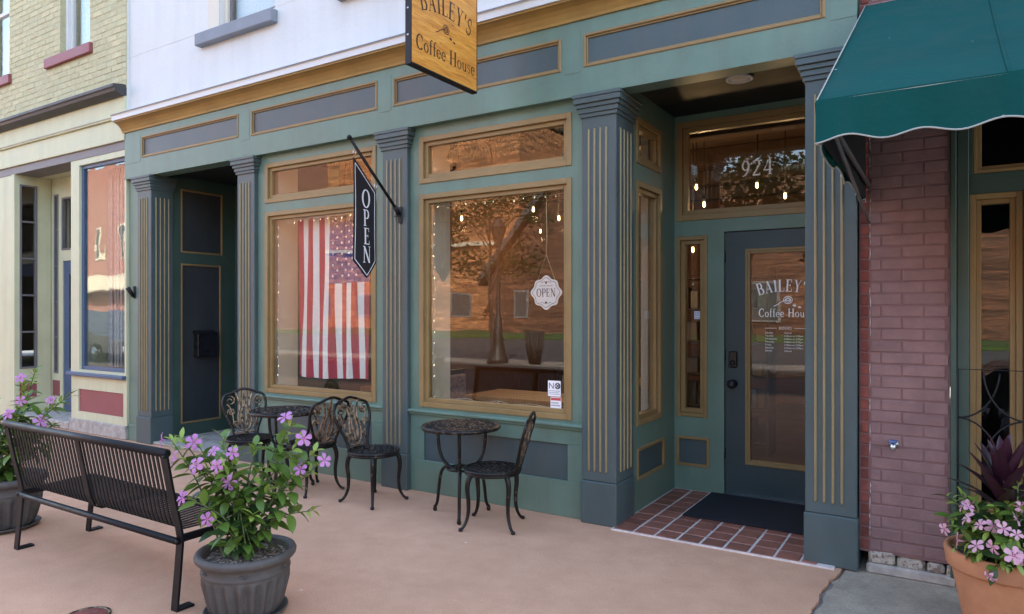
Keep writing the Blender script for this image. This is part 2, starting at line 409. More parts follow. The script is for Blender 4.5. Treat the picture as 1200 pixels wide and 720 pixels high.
# ------------------------------------------------------------------ serif lettering
def glyph(ch):
    Q = []
    TH, TN = .15, .05
    def R(x0, x1, y0, y1): Q.append([(x0, y0), (x1, y0), (x1, y1), (x0, y1)])
    def ST(x, y0=0, y1=1, w=TH): R(x - w / 2, x + w / 2, y0, y1)
    def HB(x0, x1, y, w=TN): R(x0, x1, y - w / 2, y + w / 2)
    def DG(x0, y0, x1, y1, w): Q.append([(x0 - w / 2, y0), (x0 + w / 2, y0), (x1 + w / 2, y1), (x1 - w / 2, y1)])
    def AR(cx, cy, rx, ry, a0, a1, tk=TH, tn=TN, n=16):
        for i in range(n):
            q = []
            for k, sgn in ((i, -1), (i, 1), (i + 1, 1), (i + 1, -1)):
                a = radians(lerp(a0, a1, k / n)); h = (tn + (tk - tn) * abs(cos(a))) / 2
                q.append((cx + (rx + sgn * h) * cos(a), cy + (ry + sgn * h) * sin(a)))
            Q.append(q)
    def SF(x, y, w=.15): HB(x - w, x + w, y + (.02 if y < .5 else -.02), .04)
    w = .6
    if ch == 'B': ST(.13); HB(.02, .35, .975); HB(.02, .35, .025); HB(.13, .35, .52); AR(.33, .75, .18, .225, -90, 90); AR(.34, .27, .23, .245, -90, 90); w = .66
    elif ch == 'A': DG(.09, 0, .36, 1, .05); DG(.60, 0, .35, 1, .15); HB(.2, .52, .33); SF(.09, 0, .1); SF(.62, 0, .13); w = .76
    elif ch == 'I': ST(.17); SF(.17, 0); SF(.17, 1); w = .36
    elif ch == 'L': ST(.15); SF(.15, 1); HB(.0, .55, .025); ST(.54, 0, .24, .045); w = .6
    elif ch == 'E': ST(.15); HB(.0, .55, .975); HB(.15, .44, .52); HB(.0, .57, .025); ST(.53, .76, 1, .045); ST(.56, 0, .24, .045); ST(.43, .42, .62, .04); w = .64
    elif ch == 'Y': DG(.35, .45, .12, 1, .14); DG(.36, .45, .60, 1, .05); ST(.36, 0, .5); SF(.36, 0); SF(.12, 1, .13); SF(.60, 1, .1); w = .72
    elif ch == 'S' or ch == 's':
        AR(.28, .74, .18, .225, 30, 270, .08, .10, 18); AR(.28, .27, .20, .245, 90, -150, .08, .10, 18); ST(.45, .68, .92, .04); ST(.08, .08, .34, .04); w = .58
        if ch == 's': Q[:] = [[(x * .66, y * .62) for x, y in q] for q in Q]; w = .4
    elif ch == "'": ST(.1, .70, 1, .10); w = .22
    elif ch == 'C': AR(.40, .5, .32, .48, 42, 318, TH, .06, 24); ST(.65, .64, .93, .045); w = .74
    elif ch == 'o': AR(.26, .3, .20, .29, 0, 360, .11, .05, 20); w = .52
    elif ch == 'f': ST(.17, 0, .84, .11); AR(.29, .84, .115, .13, 40, 180, .08, .06, 10); HB(.03, .33, .6); SF(.17, 0, .13); w = .35
    elif ch == 'e': AR(.25, .3, .19, .29, 0, 320, .11, .05, 20); HB(.08, .47, .33, .045); w = .5
    elif ch == 'H': ST(.16); ST(.66); HB(.16, .66, .52); [SF(a, b) for a in (.16, .66) for b in (0, 1)]; w = .84
    elif ch == 'u': ST(.14, .16, .6, .11); AR(.29, .2, .15, .18, 180, 330, .1, .06, 10); ST(.46, 0, .6, .11); SF(.10, .6, .06); HB(.46, .58, .02, .04); w = .6
    elif ch == 'O': AR(.40, .5, .32, .48, 0, 360, TH, .05, 28); w = .8
    elif ch == 'P' or ch == 'R':
        ST(.15); SF(.15, 0); HB(.0, .36, .975); HB(.15, .36, .47); AR(.35, .72, .21, .25, -90, 90); w = .62
        if ch == 'R': DG(.60, 0, .32, .47, .14); HB(.55, .72, .02, .04); w = .72
    elif ch == 'N': ST(.14, 0, 1, .055); DG(.66, 0, .13, 1, .16); ST(.68, 0, 1, .055); SF(.14, 0, .11); SF(.10, 1, .09); SF(.68, 1, .11); w = .82
    elif ch == 'U': ST(.16, .3, 1); AR(.40, .32, .24, .29, 180, 360, TH, .06, 14); ST(.64, .3, 1, .055); SF(.16, 1); SF(.64, 1, .11); w = .8
    elif ch == '9': AR(.28, .69, .19, .285, 0, 360, .12, .05, 22); AR(.08, .66, .39, .64, -88, 5, .12, .05, 12); w = .58
    elif ch == '2': AR(.27, .74, .19, .235, -25, 170, .12, .06, 14); DG(.08, .06, .44, .66, .10); HB(.05, .5, .05, .1); ST(.49, .02, .2, .04); w = .58
    elif ch == '4': ST(.42, 0, 1, .12); DG(.06, .3, .40, 1, .06); HB(.03, .58, .3, .07); SF(.42, 0, .13); w = .64
    elif ch == ' ': w = .34
    return Q, w
def text_polys(txt, size, track=.06, arch=0, squeeze=1.0):
    """polygons centred on x; arch = radius of the arc the baseline follows (0: straight)"""
    gl = [glyph(c) for c in txt]; tot = sum(w + track for _, w in gl) - track; x = -tot / 2; out = []
    for q, w in gl:
        for poly in q:
            if arch:
                a = -(x + w / 2) * size * squeeze / arch
                out.append([((px_ - w / 2) * size * squeeze * cos(a) - (py_ * size + arch) * sin(a), (px_ - w / 2) * size * squeeze * sin(a) + (py_ * size + arch) * cos(a) - arch) for px_, py_ in poly])
            else: out.append([((px_ + x) * size * squeeze, py_ * size) for px_, py_ in poly])
        x += w + track
    return out
def two_words(a, b, size, track, squeeze, mapf, mat, parent):
    P = text_polys(a + ' ' + b, size, track, 0, squeeze); wa = sum(glyph(c)[1] + track for c in a); tot = sum(glyph(c)[1] + track for c in a + ' ' + b) - track
    cut = (-tot / 2 + wa + glyph(' ')[1] / 2) * size * squeeze
    for left in (True, False):
        mb = MB(); lay(mb, [p for p in P if (sum(q[0] for q in p) / len(p) < cut) == left], mapf); build('word', mb, mat, parent, fixn=False)
def lay(mb, polys, mapf, d=0, mi=0):
    """each stroke gets its own hair of depth so that no two overlap in one plane"""
    for i, p in enumerate(polys):
        e = d + (i % 23) * 4e-5
        mb.add([mapf(u, v, e) for u, v in p], [tuple(range(len(p)))], mi)
def ell(cx, cy, rx, ry, n=16, rot=0): return [(cx + rx * cos(2 * pi * k / n) * cos(rot) - ry * sin(2 * pi * k / n) * sin(rot), cy + rx * cos(2 * pi * k / n) * sin(rot) + ry * sin(2 * pi * k / n) * cos(rot)) for k in range(n)]
def stroke2(pts, w):
    out = []
    for i in range(len(pts) - 1):
        (x0, y0), (x1, y1) = pts[i], pts[i + 1]; L = sqrt((x1 - x0) ** 2 + (y1 - y0) ** 2) or 1
        a, b = -(y1 - y0) / L * w / 2, (x1 - x0) / L * w / 2
        out.append([(x0 + a, y0 + b), (x0 - a, y0 - b), (x1 - a, y1 - b), (x1 + a, y1 + b)])
    return out
def small_text(mb, txt, size, mapf, x, y, d=0, mi=0, align='LEFT'):
    cu = bpy.data.curves.new('t', 'FONT'); cu.body = txt; cu.size = size; cu.align_x = align; cu.resolution_u = 2
    o = bpy.data.objects.new('t', cu); COL.objects.link(o)
    me = bpy.data.meshes.new_from_object(o)
    mb.add([mapf(v.co.x + x, v.co.y + y, d) for v in me.vertices], [tuple(p.vertices) for p in me.polygons], mi)
    bpy.data.objects.remove(o); bpy.data.curves.remove(cu); bpy.data.meshes.remove(me)
def logo(s):
    """cup-like flourish with two beans"""
    out = []
    out += stroke2([(s * (-.9 + 1.5 * k / 12), s * (-.12 + .22 * sin(k / 12 * pi * 1.5 - 1.2))) for k in range(10)], s * .05)
    out += [ell(s * .05, s * .1, s * .30, s * .2, 16, -.25)] if False else []
    for r in (1, .62): out += stroke2([(s * (.08 + .3 * r * cos(a)), s * (.12 + .26 * r * sin(a))) for a in [2 * pi * k / 16 for k in range(17)]], s * .045)
    out += stroke2([(s * -.15, s * .05), (s * .1, s * .25), (s * .3, s * .05)], s * .04)
    out += [ell(s * .52, s * -.28, s * .13, s * .075, 12, -.3), ell(s * .86, s * -.40, s * .12, s * .06, 12, -.2)]
    return out

# ================================================================== SETTING: ground, pavements, road
def sheet(name, x0, x1, y0, y1, z, mat, t=0.1, b=0):
    o = build(name, MB().box(x0, x1, y0, y1, z - t, z, b), mat); tag(o, kind='structure'); return o
sheet('ground', -420, 420, -420, 300, -.19, 'asphalt', .3)
# pink sidewalk with a ragged edge towards the grey slab
mb = MB(); ys = [.6 - k * .04 for k in range(163)]; rag = random.Random(3)
ed = [-.53 + rag.uniform(-.007, .007) - (.06 * max(0, min(1, (-.05 - y) / .4))) + (.006 * sin(y * 9)) + .004 * sin(y * 31) for y in ys]
n = len(ys)
mb.add([(-40, y, 0) for y in ys] + [(e, y, 0) for e, y in zip(ed, ys)] + [(e - .006, y, -.16) for e, y in zip(ed, ys)],
       [(i, i + 1, n + i + 1, n + i) for i in range(n - 1)] + [(n + i, n + i + 1, 2 * n + i + 1, 2 * n + i) for i in range(n - 1)])
side = build('sidewalk', mb, 'sidewalk_pink', fixn=False); tag(side, kind='structure')
for p in side.data.polygons:
    pass
bm = bmesh.new(); bm.from_mesh(side.data); bmesh.ops.recalc_face_normals(bm, faces=bm.faces)
if sum(f.normal.z for f in bm.faces) < 0: bmesh.ops.reverse_faces(bm, faces=bm.faces)
bm.to_mesh(side.data); bm.free()
mb = MB(); ed2 = [e + .012 + rag.uniform(0, .014) for e in ed]
mb.add([(e, y, -.006) for e, y in zip(ed2, ys)] + [(30, y, -.006) for y in ys], [(i, n + i, n + i + 1, i + 1) for i in range(n - 1)])
o = build('pavement', mb, 'sidewalk_grey'); tag(o, kind='structure')
bm = bmesh.new(); bm.from_mesh(o.data)
if sum(f.normal.z for f in bm.faces) < 0: bmesh.ops.reverse_faces(bm, faces=bm.faces)
bm.to_mesh(o.data); bm.free()
sheet('pavement_bed', -.75, -.3, -5.87, .05, -.022, 'foundation', .04)
sheet('kerb', -40, 30, -6.16, -5.88, .006, 'kerb_stone', .19, .012)
sheet('median', -60, 60, -13.9, -11.7, -.03, 'kerb_stone', .155, .012)
sheet('verge', -160, 120, -39.5, -31, -.02, 'grass_green', .16)

def B(mb, ax, u0, u1, d0, d1, z0, z1, b=.003):
    return mb.box(u0, u1, d0, d1, z0, z1, b) if ax == 'x' else mb.box(d0, d1, u0, u1, z0, z1, b)
def wallgrid(ax, u0, u1, d0, d1, z0, z1, holes):
    us = sorted({u0, u1, *[h[i] for h in holes for i in (0, 1)]}); zs = sorted({z0, z1, *[h[i] for h in holes for i in (2, 3)]})
    us = [u for u in us if u0 <= u <= u1]; zs = [z for z in zs if z0 <= z <= z1]; mb = MB()
    for a, b in zip(us, us[1:]):
        run = None
        for c, d in zip(zs, zs[1:]):
            m_ = ((a + b) / 2, (c + d) / 2)
            if any(h[0] < m_[0] < h[1] and h[2] < m_[1] < h[3] for h in holes):
                if run: B(mb, ax, a, b, d0, d1, run[0], run[1], 0); run = None
            else: run = (run[0], d) if run else (c, d)
        if run: B(mb, ax, a, b, d0, d1, run[0], run[1], 0)
    return mb
def frame(mb, ax, u0, u1, z0, z1, w, d0, d1, b=.003):
    B(mb, ax, u0, u0 + w, d0, d1, z0, z1, b); B(mb, ax, u1 - w, u1, d0, d1, z0, z1, b)
    B(mb, ax, u0 + w, u1 - w, d0, d1, z0, z0 + w, b); B(mb, ax, u0 + w, u1 - w, d0, d1, z1 - w, z1, b)
def window(parent, ax, u0, u1, z0, z1, d, sg, mat='tan', glass='glass', w1=.042, w2=.034, name='window'):
    """casing a little proud of the wall, stepped sash behind it, glass behind that; sg = outward sign along depth"""
    mb = MB(); frame(mb, ax, u0, u1, z0, z1, w1, d + sg * .010, d - sg * .05)
    o = build(name, mb, mat, parent)
    mb = MB(); frame(mb, ax, u0 + w1, u1 - w1, z0 + w1, z1 - w1, w2, d - sg * .014, d - sg * .07); build('sash', mb, mat, o)
    e = w1 + w2 - .004
    mb = MB(); B(mb, ax, u0 + e, u1 - e, d - sg * .034, d - sg * .040, z0 + e, z1 - e, 0); build('pane', mb, glass, o)
    return o

# ================================================================== COFFEE SHOP
shop = thing('coffee_shop_building', (-4.3, .1, 0), 'green and slate coffee house storefront with a white upper storey and gold trim', 'building')
WY = .045
def pilaster(x0, x1, y1, side_flutes, plinth=.30):
    mb = MB(); mb.box(x0, x1, 0, y1, plinth, 2.90, .006); o = build('pilaster', mb, 'slate', shop)
    build('plinth', MB().box(x0 - .006, x1 + .006, -.012, y1 + .001, 0, plinth, .006), 'slate', o)
    cp = MB()
    for z0, z1, e in ((2.872, 2.90, .012), (2.90, 2.935, .022), (2.935, 2.965, .034), (2.965, 3.004, .048), (3.004, 3.030, .055)):
        cp.box(x0 - e, x1 + e, -e, y1 + e * .3, z0, z1, .003)
    build('capital', cp, 'slate', o)
    wd = x1 - x0
    def strip(f):
        s = MB(); f(s); build('flute', s, 'flute', o)
    for k in range(4):
        c = x0 + wd * (.17 + .17 * k + .04); strip(lambda s: s.tube([(c, .001, .372), (c, -.003, .380), (c, -.003, 2.772), (c, .001, 2.788)], .0080, 8))
    if side_flutes:
        for k in range(4):
            c = y1 * (.22 + .19 * k); strip(lambda s: s.tube([(x1 - .001, c, .372), (x1 + .003, c, .380), (x1 + .003, c, 2.772), (x1 - .001, c, 2.788)], .0080, 8))
    return o
PA, PC, PD, PE, PFc = (-7.886, -7.611), (-6.085, -5.82), (-4.125, -3.847), (-2.219, -1.957), (-.735, -.455)
pilaster(*PA, .264, True); pilaster(*PC, .06, False); pilaster(*PD, .06, False); pilaster(*PE, .324, True); pilaster(*PFc, .31, False)
# green edge board by the cream building
mb = MB(); mb.box(-8.108, -7.892, .030, .25, .16, 3.03, .004); mb.box(-8.112, -7.896, .018, .25, .0, .16, .006); mb.box(-8.112, -7.896, .012, .25, .16, .185, .004)
build('edge_board', mb, 'green', shop)
# fascia with four recessed panels
FP = [(-7.766, -6.037, 3.242, 3.482), (-5.842, -4.164, 3.230, 3.482), (-3.982, -2.377, 3.228, 3.468), (-2.196, -.62, 3.226, 3.462)]
build('fascia', wallgrid('x', -8.112, -.452, -.02, .14, 3.032, 3.60, FP), 'green', shop)
for (a, b, c, d) in FP:
    o = build('fascia_panel', MB().box(a, b, -.004, .05, c, d, 0), 'panel', shop)
    mb = MB(); frame(mb, 'x', a - .001, b + .001, c - .001, d + .001, .020, -.028, -.003, .005); frame(mb, 'x', a + .019, b - .019, c + .019, d - .019, .012, -.016, -.003, .003); build('bead', mb, 'tan', o)
for (a, b) in ((-8.11, -7.79), (-6.013, -5.866), (-4.140, -4.006), (-2.353, -2.220), (-.596, -.454)): build('fascia_stile', MB().box(a, b, -.0225, -.018, 3.20, 3.505, .001), 'green', shop)
# cornice: brown cove, white band
X0, X1 = -8.135, -.44
mb = MB(); mb.profile_x([(-.02, 3.565), (-.035, 3.565), (-.04, 3.585), (-.05, 3.60), (-.062, 3.62), (-.085, 3.645), (-.12, 3.664), (-.14, 3.668), (-.14, 3.683), (.10, 3.683), (.10, 3.60), (-.02, 3.60)], X0, X1)
cor = build('cornice', mb, 'crown', shop)
mb = MB(); mb.profile_x([(.09, 3.6835), (-.155, 3.6835), (-.155, 3.735), (-.165, 3.742), (-.165, 3.752), (-.12, 3.765), (.09, 3.80)], X0 - .01, X1); build('cornice_band', mb, 'white_trim', cor)
mb = MB(); mb.box(X0 - .008, X1, -.171, -.1, 3.742, 3.749, 0); build('drip_edge', mb, 'grey_trim', cor)
# upper white wall with window openings
UW = [(-6.40, -5.54, 4.42, 6.4), (-4.33, -3.45, 4.42, 6.4), (-2.3, -1.45, 4.42, 6.4)]
build('upper_wall', wallgrid('x', -8.10, -.452, .03, .35, 3.70, 9.0, UW), 'white_wall', shop)
for (a, b, c, d) in UW:
    mb = MB(); frame(mb, 'x', a, b, c, d, .06, .07, .14); o = build('upper_window', mb, 'cream_inner', shop)
    mb = MB(); frame(mb, 'x', a + .06, b - .06, c + .06, d - .06, .035, .10, .15); build('sash', mb, 'grey_frame', o)
    build('pane', MB().box(a + .09, b - .09, .12, .126, c + .09, d - .09, 0), 'glass_old', o)
    build('curtain', MB().box(a + .02, b - .02, .20, .21, c, d, 0), 'lace', o)
    build('sill', MB().box(a - .33, b + .03, -.05, .12, c - .128, c, .008), 'grey_trim', o)
    mb = MB(); mb.box(a - .19, a - .002, .012, .06, c, d + .1, .004); build('casing', mb, 'cream_inner', o)
mb = MB(); mb.box(-8.098, -6.75, .0275, .032, 4.456, 4.464, .001); mb.box(-5.5, -.46, .0275, .032, 4.456, 4.462, .001); build('wall_joint', mb, 'white_wall', shop)
build('corner_board', MB().box(-8.111, -8.101, .0, .30, 3.80, 9, 0), 'white_wall', shop)
build('back_walls', MB().box(-8.10, -7.9, .36, 12, 0, 9, 0).box(-.65, -.452, 1.5, 12, 0, 9, 0).box(-7.9, -.65, 11.8, 12, 0, 9, 0), 'side_brick', shop)
build('roof', MB().box(-8.10, -.452, .36, 12, 8.8, 8.95, 0).box(-8.10, -.452, .15, .36, 3.60, 3.70, 0), 'roof_dark', shop)
# window bays
def bay(x0, x1, wx0, wx1, panel):
    H = [(wx0, wx1, .706, 2.472), (wx0, wx1, 2.560, 2.948)]
    build('bay_wall', wallgrid('x', x0, x1, WY, .17, .66, 3.05, H), 'green', shop)
    window(shop, 'x', wx0, wx1, .706, 2.472, WY, -1); window(shop, 'x', wx0, wx1, 2.560, 2.948, WY, -1)
    # bulkhead: boards proud of a slate panel
    px0, px1 = panel
    mb = MB(); mb.box(x0, x1, WY - .004, .17, 0, .262, .003); mb.box(x0, x1, WY - .002, .17, .528, .6595, .003); mb.box(x0, px0, WY - .003, .17, .262, .528, .002); mb.box(px1, x1, WY - .003, .17, .262, .528, .002)
    o = build('bulkhead', mb, 'green', shop)
    build('bulkhead_panel', MB().box(px0, px1, WY + .014, .16, .262, .528, 0), 'panel', o)
    mb = MB(); mb.box(x0, x1, .002, .10, .660, .684, .006); mb.box(x0, x1, .022, .06, .640, .660, .004); build('sill', mb, 'green', shop)
    # cream reveals inside the glass
    mb = MB(); mb.box(wx0 - .03, wx0 + .035, .172, .42, .70, 2.98, .003); mb.box(wx1 - .035, wx1 + .03, .172, .42, .70, 2.98, .003); mb.box(wx0, wx1, .172, .42, .62, .70, .003); build('reveal', mb, 'cream_inner', shop)
bay(-5.82, -4.125, -5.71, -4.235, (-5.66, -4.29)); bay(-3.847, -2.219, -3.747, -2.322, (-3.703, -2.357))
# doorway recess: left wall with its window, back wall with transom, sidelight and door
SWX = -1.972
SH = [(.40, .93, .645, 2.475), (.40, .93, 2.605, 2.945), (.42, 1.0, .235, .475)]
build('doorway_side_wall', wallgrid('y', .325, 1.30, SWX, SWX - .10, 0, 3.15, SH), 'green', shop)
window(shop, 'y', .40, .93, .645, 2.475, SWX, 1); window(shop, 'y', .40, .93, 2.605, 2.945, SWX, 1)
o = build('side_panel', MB().box(SWX - .03, SWX - .012, .42, 1.0, .235, .475, 0), 'panel', shop)
mb = MB(); frame(mb, 'y', .419, 1.001, .234, .476, .024, SWX + .008, SWX - .012); build('bead', mb, 'tan', o)
mb = MB(); mb.box(SWX - .165, SWX - .101, .905, .935, .60, 2.98, .002); build('reveal', mb, 'cream_inner', shop)
YB = 1.25
BH = [(-1.952, -.62, 2.255, 3.085), (-1.952, -1.690, .62, 2.127), (-1.952, -1.676, .208, .455), (-1.556, -.637, .0, 2.148)]
build('doorway_back_wall', wallgrid('x', SWX, -.565, YB, YB + .10, 0, 3.14, BH), 'green', shop)
transom = window(shop, 'x', -1.952, -.62, 2.255, 3.085, YB, -1, name='transom_window', w1=.05, w2=.04)
sidelight = window(shop, 'x', -1.952, -1.690, .62, 2.127, YB, -1, name='sidelight', w1=.032, w2=.036)
o = build('kick_panel', MB().box(-1.952, -1.676, YB + .012, YB + .03, .208, .455, 0), 'panel', shop)
mb = MB(); frame(mb, 'x', -1.953, -1.675, .207, .456, .024, YB - .008, YB + .012); build('bead', mb, 'tan', o)
build('doorway_right_wall', MB().box(-.565, -.47, .311, 1.35, 0, 3.14, 0), 'green', shop)
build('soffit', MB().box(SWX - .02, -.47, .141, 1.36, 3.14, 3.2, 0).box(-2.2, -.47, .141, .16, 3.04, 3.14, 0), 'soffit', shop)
o = build('downlight', MB().lathe([(.095, 0), (.095, -.012), (.080, -.016), (.070, -.004), (.066, .006)], (-1.25, .52, 3.138), 28), 'white_trim', shop)
build('lens', MB().lathe([(.066, 0), (.05, -.006), (.0, -.008)], (-1.25, .52, 3.133), 24, cap=False), 'cream_inner', o)
# the door
DY = YB + .022
mb = wallgrid('x', -1.551, -.642, DY, DY + .045, .022, 2.142, [(-1.376, -.815, .285, 1.985)]); door = build('door', mb, 'door_paint', shop)
mb = MB(); frame(mb, 'x', -1.392, -.799, .269, 2.001, .022, DY - .012, DY, .004); frame(mb, 'x', -1.371, -.82, .290, 1.980, .018, DY - .006, DY + .03, .003); build('bead', mb, 'tan', door)
build('pane', MB().box(-1.355, -.835, DY + .014, DY + .02, .306, 1.964, 0), 'glass', door)
mb = MB(); mb.box(-1.555, -.64, YB - .03, YB + .08, .004, .021, .004); build('threshold', mb, 'aluminium', door)
mb = MB(); mb.lathe([(.033, 0), (.033, .012), (.018, .016), (.016, .038), (.030, .048), (.036, .066), (.028, .082), (.0, .086)], n=24)
mb.v = [(x - 1.487, DY - z, y + .915) for x, y, z in mb.v]; build('knob', mb, 'mailbox', door)
mb = MB(); mb.box(-1.521, -1.453, DY - .022, DY - .0005, 1.045, 1.175, .012); mb.lathe([(.022, .022), (.020, .034), (.0, .036)], n=16)
k0 = len(mb.v) - 48; mb.v[k0:] = [(x - 1.487, DY - z, y + 1.085) for x, y, z in mb.v[k0:]]; build('deadbolt', mb, 'mailbox', door)
for z in (.3, 1.1, 1.9): build('hinge', MB().tube([(-1.554, DY - .006, z), (-1.554, DY - .006, z + .09)], .007, 8), 'mailbox', door)
# lettering on the glass
def mapx(cx, cz, y): return lambda u, v, d: (cx + u, y - d, cz + v)
mb = MB(); M = mapx(-1.10, 1.655, DY + .0125)
lay(mb, text_polys("BAILEY'S", .094, .07, .62, .82), M); build('name_lettering', mb, 'letter_white', door, fixn=False)
mb = MB(); lay(mb, logo(.11), mapx(-1.08, 1.575, DY + .0125)); build('emblem', mb, 'letter_white', door, fixn=False)
two_words('Coffee', 'House', .066, .07, .88, mapx(-1.09, 1.455, DY + .0125), 'letter_white', door); mb = MB()
hm = mapx(-1.09, 1.356, DY + .0125)
lay(mb, text_polys('HOURS', .022, .14), hm); lay(mb, stroke2([(-.155, .010), (-.065, .010)], .003) + stroke2([(.065, .010), (.155, .010)], .003), hm)
for i, (dn, hr) in enumerate((('Monday', 'Closed'), ('Tuesday', '6:30am to 2:30pm'), ('Wednesday', '6:30am to 2:30pm'), ('Thursday', '6:30am to 2:30pm'), ('Friday', '6:30am to 2:30pm'), ('Saturday', '6:30am to 2:30pm'), ('Sunday', 'Closed'))):
    small_text(mb, dn, .019, hm, -.152, -.032 - i * .0235, .0006); small_text(mb, hr, .019, hm, -.008, -.032 - i * .0235, .0006)
build('hours_lettering', mb, 'letter_white', door, fixn=False)
mb = MB(); lay(mb, text_polys('924', .125, .10), mapx(-1.303, 2.585, YB + .0325))
build('house_number', mb, 'letter_white', transom, fixn=False)
# left entry recess
XL = -7.63
LH = [(.372, .922, 2.190, 2.935), (.372, .900, .178, 2.060)]
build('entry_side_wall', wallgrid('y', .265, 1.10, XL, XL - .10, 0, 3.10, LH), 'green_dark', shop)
for (a, b, c, d) in LH:
    o = build('entry_panel', MB().box(XL - .03, XL - .012, a, b, c, d, 0), 'panel_shaded', shop)
    mb = MB(); frame(mb, 'y', a - .001, b + .001, c - .001, d + .001, .020, XL + .006, XL - .012); build('bead', mb, 'tan', o)
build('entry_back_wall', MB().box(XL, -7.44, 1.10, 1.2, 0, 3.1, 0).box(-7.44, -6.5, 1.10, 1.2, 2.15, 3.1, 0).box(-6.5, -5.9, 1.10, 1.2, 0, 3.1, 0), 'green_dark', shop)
o = build('entry_door', MB().box(-7.438, -6.502, 1.125, 1.17, .02, 2.148, .004), 'blue_trim', shop)
build('knob', MB().lathe([(.02, -.03), (.03, -.015), (.03, .015), (.02, .03)], (-6.6, 1.09, 1.0), 14), 'mailbox', o)
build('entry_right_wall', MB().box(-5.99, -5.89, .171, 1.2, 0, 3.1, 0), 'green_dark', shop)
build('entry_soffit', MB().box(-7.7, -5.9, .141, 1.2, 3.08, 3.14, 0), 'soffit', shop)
o = build('entry_floor', MB().box(-7.628, -5.99, .02, 1.10, .004, .03, .004), 'foundation', shop)
# tiled doorway floor
tf = tag(build('doorway_floor', MB().box(-1.97, -.568, -.062, 1.249, -.03, .010, .002), 'grout'), kind='structure')
tm = mesh_only('floor_tile', MB().box(-.0675, .0675, -.0675, .0675, -.006, .004, .003), 'tile')
rt_ = random.Random(5)
for i in range(9):
    for j in range(9):
        x = -1.888 + i * .1515; y = .018 + j * .1485; sx = sy = 1
        if i == 8: sx, x = .62, x - .03
        if j == 8: sy, y = .62, y - .028
        inst('floor_tile', tm, tf, (x + rt_.uniform(-.0015, .0015), y + rt_.uniform(-.0015, .0015), .0105 + rt_.uniform(-.0006, .0008)), (rt_.uniform(-.004, .004), rt_.uniform(-.004, .004), rt_.uniform(-.008, .008)), (sx, sy, 1))
# mailbox
mbx = thing('mailbox', (XL, .67, .95), 'small black metal mailbox on the dark panel of the left entry', 'mailbox')
build('box', MB().box(XL - .010, XL + .085, .535, .805, .955, 1.235, .008), 'mailbox', mbx)
mb = MB(); mb.prism([(-.012, 1.270), (.095, 1.236), (.095, 1.228), (-.012, 1.228)], lambda u, v, d: (XL + u, d, v), .527, .813); build('lid', mb, 'mailbox', mbx)

# ================================================================== CREAM BRICK BUILDING (left)
crm = thing('cream_brick_building', (-10.5, .1, 0), 'pale yellow painted brick building with cream storefront and maroon sills', 'building')
YW = [(-9.645, -8.914, 4.78, 6.6), (-11.90, -11.05, 4.78, 6.6)]
wall = build('brick_wall', wallgrid('x', -30, -8.104, -.0048, .35, 4.10, 9.0, YW), 'yellow_mortar', crm)
bmesh_full = mesh_only('brick', MB().box(-.1015, .1015, -.012, .012, -.0325, .0325, .006), 'yellow_brick')
rb = random.Random(11); vis = []; rest = MB()
for r in range(34):
    z = 4.15 + r * .073; x = -8.106
    if r % 2: vis.append((-8.106 - .0465, z, .093 / .203)); x -= .103
    while x > -13.2:
        x0, x1 = x - .213 + .01, x; c = (x0 + x1) / 2
        spans = [(x0, x1)]
        for (a, b, zc, zd) in YW:
            if zc - .16 < z < zd:
                aa, bb = (a - .35, b + .07) if z < zc else (a, b)
                ns = []
                for (p, q) in spans:
                    if q <= aa or p >= bb: ns.append((p, q))
                    else:
                        if p < aa: ns.append((p, aa))
                        if q > bb: ns.append((bb, q))
                spans = ns
        for (p, q) in spans:
            if q - p < .03: continue
            seen = z < 5.16 + (-8.08 - (p + q) / 2) * .24 and q > -11.5
            (vis if seen else rest).append(((p + q) / 2, z, (q - p) / .203)) if seen else rest.box(p, q, -.009, .02, z - .0325, z + .0325, .005)
        x -= .213
vis.sort(key=lambda t: -t[0])
for k, (c, z, s) in enumerate(vis):
    if k < 300: inst('brick', bmesh_full, wall, (c, .003 + rb.uniform(-.003, .003), z + rb.uniform(-.002, .002)), (rb.uniform(-.01, .01), rb.uniform(-.008, .008), rb.uniform(-.012, .012)), (s, 1, 1))
    else: rest.box(c - .1015 * s, c + .1015 * s, -.009, .02, z - .0325, z + .0325, .005)
o = build('brick_courses', rest, 'yellow_brick', wall); o['kind'] = 'stuff'
for (a, b, c, d) in YW:
    mb = MB(); frame(mb, 'x', a, b, c, d, .05, .06, .14); o = build('upper_window', mb, 'white_trim', crm)
    mb = MB(); frame(mb, 'x', a + .05, b - .05, c + .05, d - .05, .03, .10, .15); mb.box(a + .05, b - .05, .09, .14, c + .95, c + 1.0, .003); build('sash', mb, 'white_trim', o)
    build('pane', MB().box(a + .075, b - .075, .12, .126, c + .075, d - .075, 0), 'glass_old', o)
    mb = MB(); nn = 40
    mb.add([(lerp(a, b, i / nn), .24 + .015 * sin(i * 1.3), z) for z in (c, d) for i in range(nn + 1)], [(i, i + 1, nn + 2 + i, nn + 1 + i) for i in range(nn)], 0, True); build('curtain', mb, 'lace', o)
    build('sill', MB().box(a - .34, b + .065, -.05, .1, c - .125, c, .006), 'maroon', o)
